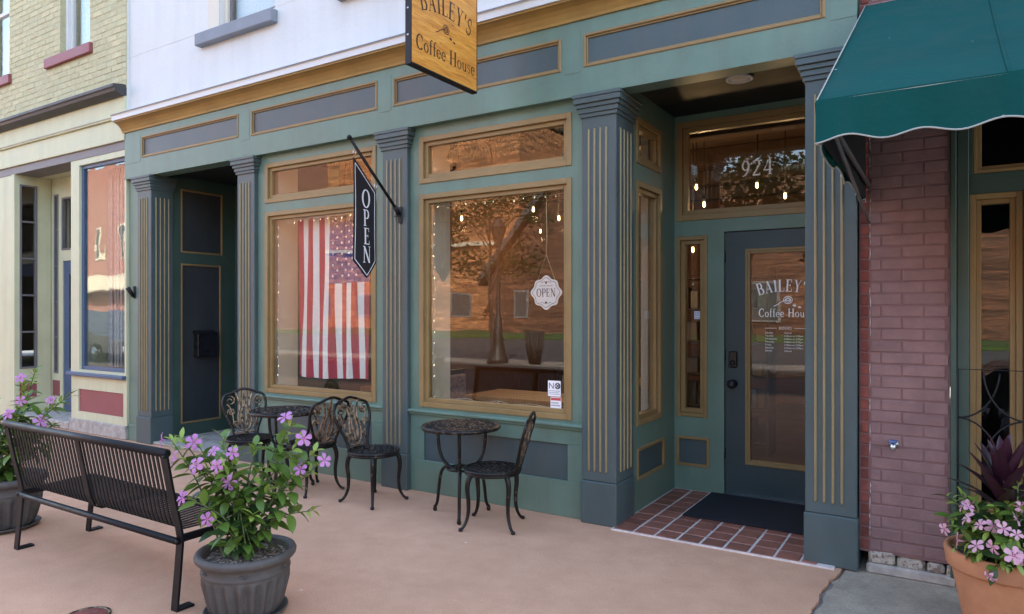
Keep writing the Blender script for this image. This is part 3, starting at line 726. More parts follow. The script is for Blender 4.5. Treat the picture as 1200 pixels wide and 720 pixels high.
# gutter, friezes
XA, XB = -30, -8.112
mb = MB(); mb.profile_x([(.0, 4.005), (-.06, 4.005), (-.13, 4.04), (-.14, 4.07), (-.155, 4.085), (-.155, 4.115), (-.05, 4.135), (.0, 4.135)], XA, XB); build('gutter', mb, 'gutter', crm)
mb = MB(); mb.box(XA, XB, -.02, .3, 3.80, 4.005, 0); mb.box(XA, XB, -.06, .25, 3.745, 3.80, .006); mb.box(XA, XB, -.03, .3, 3.49, 3.745, .004); build('frieze', mb, 'cream', crm)
mb = MB(); mb.box(XA, XB, -.066, -.03, 3.762, 3.778, .003); build('frieze_line', mb, 'cream_dark', crm)
mb = MB(); mb.box(XA, XB, -.005, .3, 3.385, 3.49, .004); build('beam', mb, 'grey_frame', crm)
# storefront window to the right of its entry
mb = wallgrid('x', -9.385, -8.118, .0, .12, .70, 3.385, [(-9.185, -8.150, .775, 3.315)]); sf = build('storefront_wall', mb, 'cream', crm)
mb = MB(); frame(mb, 'x', -9.185, -8.150, .775, 3.315, .045, .03, .09); o = build('window', mb, 'blue_trim', crm)
build('pane', MB().box(-9.145, -8.190, .05, .056, .815, 3.275, 0), 'glass_old', o)
build('sill', MB().box(-9.42, -8.12, -.05, .02, .700, .745, .008), 'blue_trim', o)
mb = wallgrid('x', -9.385, -8.118, .005, .12, .16, .699, [(-9.215, -8.19, .255, .535)]); o = build('bulkhead', mb, 'cream', crm)
build('bulkhead_panel', MB().box(-9.215, -8.19, .022, .1, .255, .535, 0), 'maroon', o)
build('plinth', MB().box(-9.40, -8.118, -.02, .2, 0, .16, .01), 'foundation', crm)
mb = MB()
for x in [(-9.1 + k * .05) for k in range(19)]: mb.box(x, x + .047, .30 + .02 * sin(x * 40), .31 + .02 * sin(x * 40), .8, 3.3, 0)
build('curtain', mb, 'curtain_grey', crm)
# entry: back wall with door, splayed side with tall panes
build('entry_cheek', MB().box(-9.385, -9.30, .121, .46, 0, 3.385, 0), 'cream', crm)
YE = .46
mb = wallgrid('x', -10.95, -9.385, YE, YE + .1, .0, 3.385, [(-10.82, -10.70, .62, 3.16), (-10.60, -9.60, 2.36, 3.10), (-10.58, -9.62, 0.0, 2.21)]); build('entry_wall', mb, 'cream', crm)
def muntin_window(ax, u0, u1, z0, z1, d, sg, nrow, name='entry_window'):
    mb = MB(); frame(mb, ax, u0, u1, z0, z1, .026, d + sg * .01, d - sg * .05)
    for k in range(1, nrow): zz = lerp(z0, z1, k / nrow); B(mb, ax, u0 + .026, u1 - .026, d, d - sg * .045, zz - .013, zz + .013)
    o = build(name, mb, 'grey_frame', crm)
    for k in range(nrow):
        a, b = lerp(z0, z1, k / nrow) + .02, lerp(z0, z1, (k + 1) / nrow) - .02
        mb = MB(); B(mb, ax, u0 + .022, u1 - .022, d - sg * .022, d - sg * .027, a, b, 0); build('pane', mb, 'glass_old', o)
muntin_window('x', -10.82, -10.70, .62, 3.16, YE, -1, 5); muntin_window('x', -10.60, -9.60, 2.36, 3.10, YE, -1, 1)
o = build('entry_door', wallgrid('x', -10.576, -9.624, YE + .015, YE + .06, .02, 2.205, [(-10.44, -9.76, .7, 2.02)]), 'blue_trim', crm)
build('pane', MB().box(-10.44, -9.76, YE + .03, YE + .036, .7, 2.02, 0), 'glass_dark', o)
mb = wallgrid('y', -.01, .45, -10.90, -11.0, 0, 3.385, [(.055, .275, .70, 3.26), (.055, .275, .30, .52)]); build('entry_side_wall', mb, 'cream', crm)
muntin_window('y', .055, .275, .70, 3.26, -10.90, 1, 5)
build('entry_side_panel', MB().box(-10.93, -10.912, .055, .275, .30, .52, 0), 'maroon', crm)
o = build('entry_kick_panel', MB().box(-10.86, -10.66, YE - .006, YE, .30, .52, .002), 'maroon', crm)
mb = MB(); mb.box(-30, -11.001, 0, .12, 0, .55, 0); mb.box(-30, -11.45, 0, .12, .55, 3.385, 0); mb.box(-11.45, -11.001, 0.002, .12, .55, 3.385, 0); build('street_wall', mb, 'cream', crm)
build('entry_ceiling', MB().box(-10.95, -9.3, .121, .6, 3.386, 3.45, 0), 'cream', crm)
build('entry_step', MB().box(-10.90, -9.41, -.02, YE, 0.004, .10, .01), 'foundation', crm)
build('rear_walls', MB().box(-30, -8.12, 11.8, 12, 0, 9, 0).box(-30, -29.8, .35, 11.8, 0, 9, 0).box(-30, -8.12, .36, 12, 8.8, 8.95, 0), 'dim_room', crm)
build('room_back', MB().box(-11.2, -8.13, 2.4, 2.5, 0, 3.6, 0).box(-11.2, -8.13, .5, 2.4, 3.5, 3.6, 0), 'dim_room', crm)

# ================================================================== PURPLE BRICK BUILDING (right)
pur = thing('purple_brick_building', (.8, .1, 0), 'plum painted brick wall with green trimmed windows behind the terracotta pot', 'building')
PY = .055
mb = MB(); mb.box(-.447, 0, PY - .0055, .4, .11, 9, 0); mb.box(0, 14, PY - .0055, .4, 3.32, 9, 0); wall = build('brick_wall', mb, 'purple_mortar', pur)
bme = mesh_only('brick', MB().box(-.103, .103, -.012, .012, -.0305, .0305, .005), 'purple_brick'); rme = mesh_only('brick', MB().box(-.103, .103, -.012, .012, -.0305, .0305, .005), 'raw_brick')
rb = random.Random(21); rest = MB()
r = 0; z = .155
while z < 4.2:
    x = -.445
    first = .052
    inst('brick', rme, wall, (x + first / 2, PY + rb.uniform(-.001, .003), z), (0, 0, 0), ((first - .012) / .206, 1, rb.uniform(.94, 1.0)))
    x = -.390; off = (.055, .160)[r % 2]; xe = -.004 if z < 3.33 else 1.6
    L = off
    while x < xe - .02:
        x1 = min(x + L, xe)
        inst('brick', bme, wall, ((x + x1) / 2, PY + .003 + rb.uniform(-.0015, .0015), z + rb.uniform(-.002, .002)), (rb.uniform(-.006, .006), rb.uniform(-.008, .008), rb.uniform(-.006, .006)), ((x1 - x - .004) / .206, 1, rb.uniform(1.0, 1.05)))
        x = x1; L = .212
    z += .0672; r += 1
    if z > 3.5: break
mb = MB(); rw = random.Random(4); zz = .2
while zz < 2.6:
    h = rw.uniform(.02, .09); mb.tube([(-.391 + rw.uniform(-.003, .004), PY - .004, zz), (-.391 + rw.uniform(-.003, .004), PY - .0065, zz + h / 2), (-.391, PY - .004, zz + h)], [.002, rw.uniform(.003, .006), .002], 5, flat=.5); zz += h + rw.choice((0, .0, .02, .07, .16))
build('paint_drips', mb, 'white_wall', wall)
# crumbling whitewashed footing
mb = MB(); rw = random.Random(9); x = -.40
while x < .02:
    wd = rw.uniform(.08, .2); mb.box(x, min(x + wd, .02), PY - .014 + rw.uniform(-.012, .010), .3, .045 + rw.uniform(-.006, .006), .114 + rw.uniform(-.022, .005), .014, mat=Matrix.Translation((x, 0, .08)) @ Matrix.Rotation(rw.uniform(-.06, .06), 4, 'Y') @ Matrix.Translation((-x, 0, -.08))); x += wd + .008
build('footing', mb, 'whitewash', pur)
build('footing_base', MB().box(-.41, .03, PY - .03, .3, -.01, .05, .012), 'foundation', pur)
# window bay: posts, frames, glass
GB = .10
mb = MB(); mb.box(.002, .03, .03, .3, 0, 3.32, .004); mb.box(.032, .088, .06, .3, 0, 3.32, .004); mb.box(.088, .60, GB, .3, 2.14, 2.25, .004); mb.box(.088, .60, GB, .3, 0, .40, .004); mb.box(.33, .60, GB - .03, .3, .40, 2.14, .004); mb.box(.088, .60, GB, .3, 3.1, 3.32, .004); mb.box(.088, .106, GB, .3, 2.25, 3.1, .002); mb.box(.585, .60, GB, .3, 2.25, 3.1, .002); mb.box(.60, 14, PY, .3, 0, 3.32, 0)
build('window_bay', mb, 'green_dark', pur)
window(pur, 'x', .089, .329, .401, 2.139, GB + .01, -1, glass='glass', w1=.03, w2=.026); window(pur, 'x', .107, .584, 2.251, 3.099, GB + .01, -1, glass='glass_dark', w1=.02, w2=.02)
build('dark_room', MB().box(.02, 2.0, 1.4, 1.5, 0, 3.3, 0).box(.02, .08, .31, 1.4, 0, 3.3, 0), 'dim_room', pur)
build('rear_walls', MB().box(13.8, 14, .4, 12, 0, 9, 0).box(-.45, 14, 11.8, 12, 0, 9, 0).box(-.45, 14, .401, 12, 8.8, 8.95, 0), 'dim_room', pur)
# spigot on the wall
sp = thing('wall_spigot', (-.272, PY, .70), 'small blue grey hose spigot sticking out of the plum bricks', 'spigot')
build('body', MB().tube([(-.272, PY, .745), (-.272, PY - .03, .748), (-.272, PY - .05, .742), (-.272, PY - .058, .715)], [.015, .014, .017, .013], 10), 'chrome', sp)
build('flange', MB().tube([(-.272, PY - .006, .745), (-.272, PY - .014, .745)], .026, 14), 'chrome', sp)
build('handle', MB().tube([(-.272, PY - .045, .758), (-.272, PY - .045, .772)], [.024, .021], 10), 'spigot_blue', sp)

# awning
aw = thing('awning', (.6, 0, 2.2), 'dark teal canvas awning with scalloped valance and pale piping', 'awning')
AX0, AX1 = -.415, 1.9; ATY, ATZ, AFY, AFZ = .028, 3.262, -1.715, 2.262
mb = MB(); nu, nv = 40, 12
def asl(i, j):
    u = i / nu; v = j / nv; sag = -.022 * sin(pi * v) * (.5 + .5 * sin(u * 9)); return (lerp(AX0, AX1, u), lerp(ATY, AFY, v), lerp(ATZ, AFZ, v) + sag)
mb.add([asl(i, j) for j in range(nv + 1) for i in range(nu + 1)], [(j * (nu + 1) + i, j * (nu + 1) + i + 1, (j + 1) * (nu + 1) + i + 1, (j + 1) * (nu + 1) + i) for j in range(nv) for i in range(nu)], 0, True)
mb.add([(x, y, z - .006) for x, y, z in [asl(i, j) for j in range(nv + 1) for i in range(nu + 1)]], [(j * (nu + 1) + i, (j + 1) * (nu + 1) + i, (j + 1) * (nu + 1) + i + 1, j * (nu + 1) + i + 1) for j in range(nv) for i in range(nu)], 0, True)
build('canopy', mb, 'awning', aw, fixn=False)
def scallop(u): return .140 + .012 * cos(2 * pi * u / .225) + .008 * sin(u * 3.1)
def valance(mapf, L, n):
    mb = MB(); us = [L * i / n for i in range(n + 1)]; rows = 5; vs_ = []
    for j in range(rows + 1):
        for u in us: vs_.append(mapf(u, .008 - (scallop(u) + .008) * j / rows, .012 * sin(u * 11 + 1) * j / rows + .006 * sin(u * 31) * j / rows))
    F = [(j * (n + 1) + i, j * (n + 1) + i + 1, (j + 1) * (n + 1) + i + 1, (j + 1) * (n + 1) + i) for j in range(rows) for i in range(n)]
    mb.add(vs_, F, 0, True); o = build('valance', mb, 'awning', aw, fixn=False)
    tb = MB(); tb.tube([mapf(u, -scallop(u), .012 * sin(u * 11 + 1) + .006 * sin(u * 31)) for u in us], .0034, 5); build('piping', tb, 'awning_trim', o)
valance(lambda u, v, d: (AX0 + u, AFY - .006 - d * .8, AFZ + v), AX1 - AX0, 150)
valance(lambda u, v, d: (AX0 - .004 + d * .8, AFY + u, AFZ + v), abs(AFY) + .03, 110)
mb = MB(); mb.add([(AX0, ATY, ATZ - .01), (AX0, AFY, AFZ - .004), (AX0, ATY, AFZ - .004), (AX0 - .004, ATY, ATZ - .01), (AX0 - .004, AFY, AFZ - .004), (AX0 - .004, ATY, AFZ - .004)], [(0, 1, 2), (5, 4, 3), (0, 3, 4, 1), (1, 4, 5, 2), (2, 5, 3, 0)]); build('side_wing', mb, 'awning', aw)
build('shadow_faces', MB().add([(AX0 + .004, ATY, ATZ - .03), (AX0 + .004, AFY + .03, AFZ - .01), (AX0 + .004, AFY + .03, AFZ - .125), (AX0 + .004, ATY, AFZ - .125)], [(0, 1, 2, 3)]).add([(AX0 + .01, ATY, ATZ - .04), (AX0 + .01, AFY + .01, AFZ - .035), (AX1, AFY + .01, AFZ - .035), (AX1, ATY, ATZ - .04)], [(0, 1, 2, 3)]), 'black_fabric_shadow', aw)  # black faces stand in for shadow inside the wing and under the canopy
for u_ in (10, 20, 30):
    mb = MB(); mb.tube([Vector(asl(u_, j)) + Vector((0, 0, .001)) for j in range(nv + 1)], .007, 5, flat=.25); build('seam', mb, 'awning', aw)
mb = MB(); mb.tube([(AX0, ATY, ATZ + .002), (AX0, AFY, AFZ + .003)], .003, 6); mb.tube([(AX0, AFY - .004, AFZ + .002), (AX1, AFY - .004, AFZ + .002)], .0022, 6); build('edge_piping', mb, 'awning_trim', aw)
mb = MB(); mb.tube([(AX0 + .02, AFY + .02, AFZ - .02), (AX1, AFY + .02, AFZ - .02)], .013, 8); mb.tube([(AX0 + .02, AFY + .02, AFZ - .02), (AX0 + .02, ATY + .02, AFZ - .04)], .012, 8); mb.tube([(AX0 + .02, ATY + .01, AFZ - .25), (AX0 + .03, AFY + .03, AFZ - .03)], .008, 8); build('frame', mb, 'grey_frame', aw)

# ================================================================== SIGNS AND BANNERS
sg_ = thing('blade_sign', (-2.9, -.35, 3.05), 'hanging wooden BAILEY\'S Coffee House sign, orange stained, in a black frame', 'sign')
SY0, SY1, SZ0, SZ1, SX = -1.09, -.36, 3.065, 4.05, -2.9
build('board', MB().box(SX - .022, SX + .022, SY0 + .012, SY1 - .006, SZ0 + .014, SZ1, .002), 'sign_wood', sg_)
mb = MB(); mb.box(SX - .024, SX + .0235, SY0, SY0 + .012, SZ0, SZ1, .002); mb.box(SX - .024, SX + .0235, SY0 + .012, SY1, SZ0, SZ0 + .014, .002); mb.box(SX - .024, SX + .0235, SY1 - .006, SY1, SZ0 + .014, SZ1, .001); mb.box(SX - .024, SX + .024, SY0, SY1, SZ1, SZ1 + .014, .002)
build('edge_band', mb, 'metal_black', sg_)
for z in (3.25, 3.42, 3.6, 3.8): build('screw', MB().tube([(SX, SY0 + .001, z), (SX, SY0 - .003, z)], .006, 10), 'chrome', sg_)
mapy = lambda cy, cz: (lambda u, v, d: (SX + .0228 + d, cy + u, cz + v))
mb = MB(); lay(mb, text_polys("BAILEY'S", .125, .06, .80, .88), mapy(-.715, 3.485)); build('name_lettering', mb, 'cafe_dark_wood', sg_, fixn=False)
mb = MB(); lay(mb, logo(.115), mapy(-.735, 3.385)); build('emblem', mb, 'cafe_dark_wood', sg_, fixn=False)
two_words('Coffee', 'House', .098, .05, .98, mapy(-.715, 3.180), 'cafe_dark_wood', sg_)
mb = MB(); mb.tube([(SX, .04, 4.12), (SX, -1.15, 4.12)], .016, 10); mb.box(SX - .06, SX + .06, .012, .03, 4.0, 4.24, .004)
build('bracket', mb, 'metal_black', sg_)
for y in (-.95, -.5): build('hanger', MB().tube([(SX, y, 4.065), (SX, y, 4.115)], .006, 8), 'metal_black', sg_)

# OPEN banner on its pole
bn = thing('open_banner', (-3.92, 0, 2.3), 'black pennant banner reading OPEN on an angled black pole', 'banner')
BX = -3.92
build('pole', MB().tube([(BX, -.03, 2.335), (BX, -.584, 2.836)], .0125, 12), 'metal_black', bn)
build('finial', MB().lathe([(.004, -.02), (.016, -.012), (.021, 0), (.016, .012), (.004, .02)], (BX, -.590, 2.842), 14), 'metal_black', bn)
mb = MB(); mb.box(BX - .022, BX + .022, -.012, .002, 2.24, 2.38, .004); mb.tube([(BX, -.012, 2.31), (BX, -.075, 2.372)], .019, 12); mb.tube([(BX - .03, -.04, 2.30), (BX + .03, -.04, 2.30)], .006, 8); build('bracket', mb, 'metal_black', bn)
mb = MB(); pts = [(-.548, 2.700), (-.300, 2.475), (-.291, 2.455), (-.291, 1.893), (-.412, 1.757), (-.548, 1.898)]
nn = 26; rows = []
def bw(y, z): return BX + .010 * sin((y + .55) * 16 + z * 3) * min(1, (2.75 - z) * 1.6)
def zt(y): return 2.700 - (y + .548) * .905
def zb(y): return lerp(1.898, 1.757, (y + .548) / .136) if y < -.412 else lerp(1.757, 1.893, (y + .412) / .121)
gy = [-.548 + .257 * i / 14 for i in range(15)]
for sgn in (1, -1):
    mb.add([(bw(y, lerp(zt(y), zb(y), j / nn)) + sgn * .0012, y, lerp(zt(y), zb(y), j / nn)) for j in range(nn + 1) for y in gy], [(j * 15 + i, j * 15 + i + 1, (j + 1) * 15 + i + 1, (j + 1) * 15 + i) for j in range(nn) for i in range(14)], 0, True)
ban = build('cloth', mb, 'black_fabric_shadow', bn, fixn=False)
mb = MB()
my = lambda u, v, d: (bw(u, v) + .0028 + d, u, v)
for ch, zc, yc in (('O', 2.32, -.412), ('P', 2.175, -.412), ('E', 2.03, -.408), ('N', 1.885, -.410)): lay(mb, [[(a * .86 + yc, b + zc) for a, b in p] for p in text_polys(ch, .130 if ch != 'O' else .145)], my)
ins = [(-.532, 2.655), (-.312, 2.455), (-.308, 2.44), (-.308, 1.905), (-.412, 1.785), (-.532, 1.908), (-.532, 2.655)]
den = []
for (a, b) in zip(ins, ins[1:]):
    for k in range(8): den.append((lerp(a[0], b[0], k / 8), lerp(a[1], b[1], k / 8)))
den.append(ins[-1]); lay(mb, stroke2(den, .006), my)
build('lettering', mb, 'banner_white', bn, fixn=False)
for (y, z) in ((-.536, 2.735), (-.300, 2.51)): build('ring', MB().tube([(BX, y + .014 * cos(a), z + .02 * sin(a)) for a in [2 * pi * k / 10 for k in range(10)]], .003, 6, True), 'chrome', bn)
# empty holder on the edge board
fh = thing('flag_holder', (-7.99, .03, 1.68), 'small black empty flagpole holder on the green edge board', 'holder')
build('plate', MB().box(-8.01, -7.97, .014, .03, 1.65, 1.79, .004), 'metal_black', fh)
build('socket', MB().tube([(-7.99, .016, 1.67), (-7.99, -.055, 1.77)], [.02, .026], 12), 'metal_black', fh)

# ================================================================== IN THE WINDOWS
fl = thing('flag', (-4.95, .2, .87), 'American flag hung vertically inside the shop window', 'flag')
FX0, FX1, FZ0, FZ1 = -5.435, -4.475, .868, 2.405; nx, nz = 52, 60
def flw(u, v): return .215 + (.006 + .016 * v) * sin(u * 21 + v * 2.2) + .010 * v * sin(u * 9 + 2) + .004 * sin(u * 47 + v * 9) * (.3 + v)
def flp(u, v): return (lerp(FX0, FX1, u) + .02 * v * sin(v * 5 + u * 3) * .6, flw(u, v), lerp(FZ1, FZ0, v) - .012 * sin(u * 5) * v)
mb = MB(); vv = [flp(i / nx, j / nz) for j in range(nz + 1) for i in range(nx + 1)]; base = len(mb.v)
mb.v += vv
for j in range(nz):
    for i in range(nx):
        st = i // 4; canton = st >= 6 and j / nz < .405
        mb.f.append((j * (nx + 1) + i, (j + 1) * (nx + 1) + i, (j + 1) * (nx + 1) + i + 1, j * (nx + 1) + i + 1)); mb.mi.append(2 if canton else (0 if st % 2 == 0 else 1)); mb.sm.append(True)
build('cloth', mb, ['flag_red', 'flag_white', 'flag_blue'], fl, fixn=False)
mb = MB()
for a in range(11):
    for b in range(9):
        if (a + b) % 2: continue
        cu_, cv_ = .462 + .538 * (b + 1) / 10, .405 * (a + 1) / 12
        c = flp(cu_, cv_); mb.add([(c[0] + .0185 * (1 if k % 2 == 0 else .4) * sin(k * pi / 5), c[1] - .0045, c[2] + .0185 * (1 if k % 2 == 0 else .4) * cos(k * pi / 5)) for k in range(10)] + [(c[0], c[1] - .005, c[2])], [(k, (k + 1) % 10, 10) for k in range(10)])
o = build('star_field', mb, 'flag_white', fl); o['kind'] = 'stuff'
build('header', MB().tube([(FX0 - .02, .215, FZ1 + .008), (FX1 + .02, .215, FZ1 + .008)], .011, 8), 'flag_white', fl)
# hanging OPEN plaque
pq = thing('open_plaque', (-2.597, .15, 1.52), 'white scalloped OPEN plaque hanging on twine inside the window', 'sign')
PX, PYq, PZ = -2.597, .150, 1.642
def lobed(s): return [(s * (1 + .07 * cos(8 * a) + .03 * cos(4 * a)) * cos(a), s * .96 * (1 + .07 * cos(8 * a) + .03 * cos(4 * a)) * sin(a)) for a in [2 * pi * k / 64 for k in range(64)]]
mb = MB(); mb.prism(lobed(.124), lambda u, v, d: (PX + u, PYq + d, PZ + v), 0, .008); build('board', mb, 'plaque', pq)
mb = MB(); mq = lambda u, v, d: (PX + u, PYq - .0012 - d, PZ + v)
lb = lobed(.108); lay(mb, stroke2(lb + [lb[0]], .0035), mq); lay(mb, text_polys('OPEN', .062, .08, 0, .86), lambda u, v, d: mq(u, v - .031, d))
small_text(mb, 'welcome we are', .017, lambda u, v, d: mq(u, v, d + .001), 0, .048, 0, 0, 'CENTER')
for sgn in (1, -1): lay(mb, stroke2([(-.045 + .09 * k / 8, sgn * (.066 + .010 * sin(k / 8 * pi)) - (.006 if sgn < 0 else -.008)) for k in range(9)], .0035), mq); lay(mb, [ell(0, sgn * .074, .010, .007)], mq)
build('lettering', mb, 'plaque_ink', pq, fixn=False)
mb = MB(); mb.tube([(PX - .075, PYq + .004, PZ + .095), (PX, PYq + .004, PZ + .29), (PX + .075, PYq + .004, PZ + .095)], .0028, 5); mb.tube([(PX, PYq + .004, PZ + .29), (PX + .004, PYq + .004, 2.05), (PX, PYq + .004, 2.42)], .0035, 5); build('twine', mb, 'twine', pq)
# stickers
st1 = thing('window_sticker', (-2.46, .078, .89), 'white NO sticker with a crossed out symbol low on the window', 'sticker')
SYs = WY + .0335
build('backing', MB().box(-2.540, -2.432, SYs - .001, SYs, .868, .984, 0), 'plaque', st1)
mb = MB(); ms = lambda cx, cz: (lambda u, v, d: (cx + u, SYs - .0014 - d, cz + v))
small_text(mb, 'NO', .062, ms(0, 0), -2.535, .925); lay(mb, stroke2([(.021 * cos(2 * pi * k / 16), .021 * sin(2 * pi * k / 16)) for k in range(17)] , .006) + stroke2([(-.013, -.013), (.013, .013)], .008) + stroke2([(-.013, .013), (.013, -.013)], .008), ms(-2.458, .946)); build('print', mb, 'plaque_ink', st1, fixn=False)
mb = MB()
for k, ww in enumerate((.095, .088, .092)): lay(mb, [[(-2.533, .906 - k * .012), (-2.533 + ww, .906 - k * .012), (-2.533 + ww, .9105 - k * .012), (-2.533, .9105 - k * .012)]], lambda u, v, d: (u, SYs - .0014 - d, v))
build('small_print', mb, 'sticker_grey', st1, fixn=False)
st2 = thing('window_sticker', (-2.44, .078, .78), 'white notice sticker with a red header below the NO sticker', 'sticker')
build('backing', MB().box(-2.518, -2.428, SYs - .001, SYs, .786, .862, 0).box(-2.518, -2.428, SYs - .001, SYs, .78, .786, 0), 'plaque', st2)
build('header', MB().box(-2.514, -2.432, SYs - .0022, SYs - .0012, .838, .858, 0), 'sticker_red', st2)
mb = MB(); lay(mb, [[(-2.512, .815), (-2.45, .815), (-2.45, .824), (-2.512, .824)], [(-2.512, .797), (-2.436, .797), (-2.436, .806), (-2.512, .806)]], lambda u, v, d: (u, SYs - .0014 - d, v)); build('print', mb, 'sticker_grey', st2, fixn=False)
st3 = thing('door_sticker', (-1.77, YB, 1.46), 'small white and blue gridded sticker on the narrow sidelight', 'sticker')
SYd = YB + .0335
build('backing', MB().box(-1.812, -1.765, SYd - .001, SYd, 1.435, 1.500, 0), 'plaque', st3)
mb = MB()
for i in range(3):
    for j in range(3): mb.box(-1.808 + i * .014, -1.797 + i * .014, SYd - .002, SYd - .0012, 1.439 + j * .020, 1.455 + j * .020, 0)
build('print', mb, 'sticker_blue', st3)
# string lights round both big windows
bulb_me = mesh_only('bulb', MB().lathe([(.001, -.012), (.0042, -.006), (.0045, .004), (.0015, .012)], n=8), 'fairy_glow')
bulb_glow_me = mesh_only('bulb', MB().lathe([(.001, -.012), (.0042, -.006), (.0045, .004), (.0015, .012)], n=8), 'bulb_glow')
def fairy(wx0, wx1, label, dense):
    rr = random.Random(int(-wx0 * 100)); t = thing('string_lights', ((wx0 + wx1) / 2, .14, 1.6), label, 'string lights', 'string lights round the shop windows')
    a, b, c, d = wx0 + .085, wx1 - .085, .79, 2.39; path = []
    per = [(a, c), (a, d), (b, d), (b, c)]
    if dense: per = per + [(a, c)]
    for (p, q) in zip(per, per[1:]):
        L = math.dist(p, q); m = int(L / .045)
        for k in range(m):
            t_ = k / m; sag = .016 * abs(sin(t_ * pi * max(2, round(L / .35)))); hor = abs(p[1] - q[1]) < .01
            path.append((lerp(p[0], q[0], t_) + rr.uniform(-.004, .004), .135 + rr.uniform(-.006, .006), lerp(p[1], q[1], t_) - (sag if hor else 0) + rr.uniform(-.004, .004)))
    build('wire', MB().tube(path, .0022, 4), 'light_wire', t)
    for k, p in enumerate(path):
        if k % 2 == 0 and rr.random() < .85: inst('bulb', bulb_me, t, (p[0] + rr.uniform(-.006, .006), p[1] - .006, p[2] - .014), (rr.uniform(-.6, .6), rr.uniform(-.5, .5), 0), (rr.uniform(.4, 1.0),) * 3)
fairy(-5.71, -4.235, 'fairy lights framing the glass around the flag', False); fairy(-3.747, -2.322, 'fairy lights framing the glass around the OPEN plaque', True)

# ================================================================== INSIDE THE SHOP
cafe = thing('cafe_room', (-4, 4, 0), 'dim warm brick cafe interior behind the shop windows', 'room')
build('floor', MB().box(-7.3, -.66, .43, 7.5, -.02, .005, 0), 'cafe_floor', cafe)
build('back_wall', MB().box(-7.3, -.66, 7.5, 7.6, 0, 3.6, 0), 'cafe_brick', cafe)
build('side_wall', MB().box(-5.98, -5.89, 1.21, 7.5, 0, 3.6, 0), 'cafe_wall', cafe)
build('side_wall', MB().box(-.75, -.66, 1.5, 7.5, 0, 3.6, 0), 'cafe_wall', cafe)
build('ceiling', MB().box(-7.3, -.66, .43, 7.5, 3.45, 3.55, 0), 'cafe_ceiling', cafe)
for k in range(5): build('beam', MB().box(-5.9, -.75, 1.2 + k * 1.3, 1.36 + k * 1.3, 3.25, 3.449, .01), 'cafe_dark_wood', cafe)
def cafe_table(x0, x1, y0, y1, label):
    t = thing('cafe_table', ((x0 + x1) / 2, (y0 + y1) / 2, 0), label, 'table', 'tables inside the cafe')
    for k in range(5): a = lerp(y0, y1, k / 5); build('plank', MB().box(x0, x1, a + .002, lerp(y0, y1, (k + 1) / 5) - .002, .705, .745, .004), 'cafe_wood', t)
    for x in (x0 + .08, x1 - .08):
        for y in (y0 + .08, y1 - .08): build('leg', MB().box(x - .02, x + .02, y - .02, y + .02, .006, .704, .003), 'metal_black', t)
cafe_table(-3.72, -2.70, .62, 1.22, 'honey wood plank table inside, by the OPEN plaque window'); cafe_table(-5.0, -4.15, .62, 1.22, 'honey wood plank table inside, behind the flag'); cafe_table(-3.6, -2.5, 2.4, 3.1, 'wooden plank table deeper in the room')
def cafe_chair(x, y, rot, label, cushion):
    t = thing('cafe_chair', (0, 0, 0), label, 'chair', 'chairs inside the cafe')
    for sx in (-.19, .19):
        for sy in (-.19, .19): build('leg', MB().box(sx - .016, sx + .016, sy - .016, sy + .016, .006, .44 if sy < 0 else .90, .003), 'cafe_dark_wood', t)
    build('seat', MB().box(-.215, .215, -.215, .215, .44, .475, .01), 'cafe_dark_wood', t)
    if cushion: build('cushion', MB().box(-.18, .18, .12, .17, .50, .88, .03), 'cushion', t)
    for k in range(6): u = -.155 + k * .062; build('spindle', MB().tube([(u, .19, .475), (u, .20, .88)], .009, 6), 'cafe_wood', t)
    build('top_rail', MB().box(-.21, .21, .175, .215, .86, .93, .008), 'cafe_dark_wood', t)
    t.location = (x, y, 0); t.rotation_euler = (0, 0, rot)
cafe_chair(-3.95, .98, radians(90), 'cafe chair with a patterned rose cushion at the window table', True); cafe_chair(-2.62, 1.35, radians(-50), 'dark spindle back cafe chair by the window table', False); cafe_chair(-3.15, 1.55, 0, 'spindle back cafe chair behind the window table', False)
sh = thing('goods_shelf', (-2.3, 3.0, 0), 'dark shelf of packets and jars seen through the sidelight', 'shelf')
for z in (.1, .45, .8, 1.15, 1.5, 1.85): build('shelf_board', MB().box(-3.0, -1.6, 3.0, 3.3, z, z + .03, .003), 'cafe_dark_wood', sh)
for x in (-3.02, -1.6): build('upright', MB().box(x, x + .03, 2.98, 3.32, .006, 1.95, .003), 'cafe_dark_wood', sh)
rg = random.Random(2); ROW = {.13: 'lowest', .48: 'second lowest', .83: 'middle', 1.18: 'second highest', 1.53: 'highest'}; HUE = {'goods_a': 'brown', 'goods_b': 'dark green', 'goods_c': 'pale', 'cafe_dark_wood': 'near black'}
for z in (.13, .48, .83, 1.18, 1.53):
    x = -2.96
    while x < -1.68:
        wd = rg.uniform(.06, .14); h = rg.uniform(.12, .26); m_ = rg.choice(('goods_a', 'goods_b', 'goods_c', 'cafe_dark_wood'))
        tag(build('packet', MB().box(x, x + wd, 3.04, 3.04 + rg.uniform(.08, .16), z + .001, z + h, .008), m_), '%s packet on the %s filled shelf inside the cafe' % (HUE[m_], ROW[z]), 'packet', 'packets on the cafe shelf'); x += wd + rg.uniform(.01, .04)
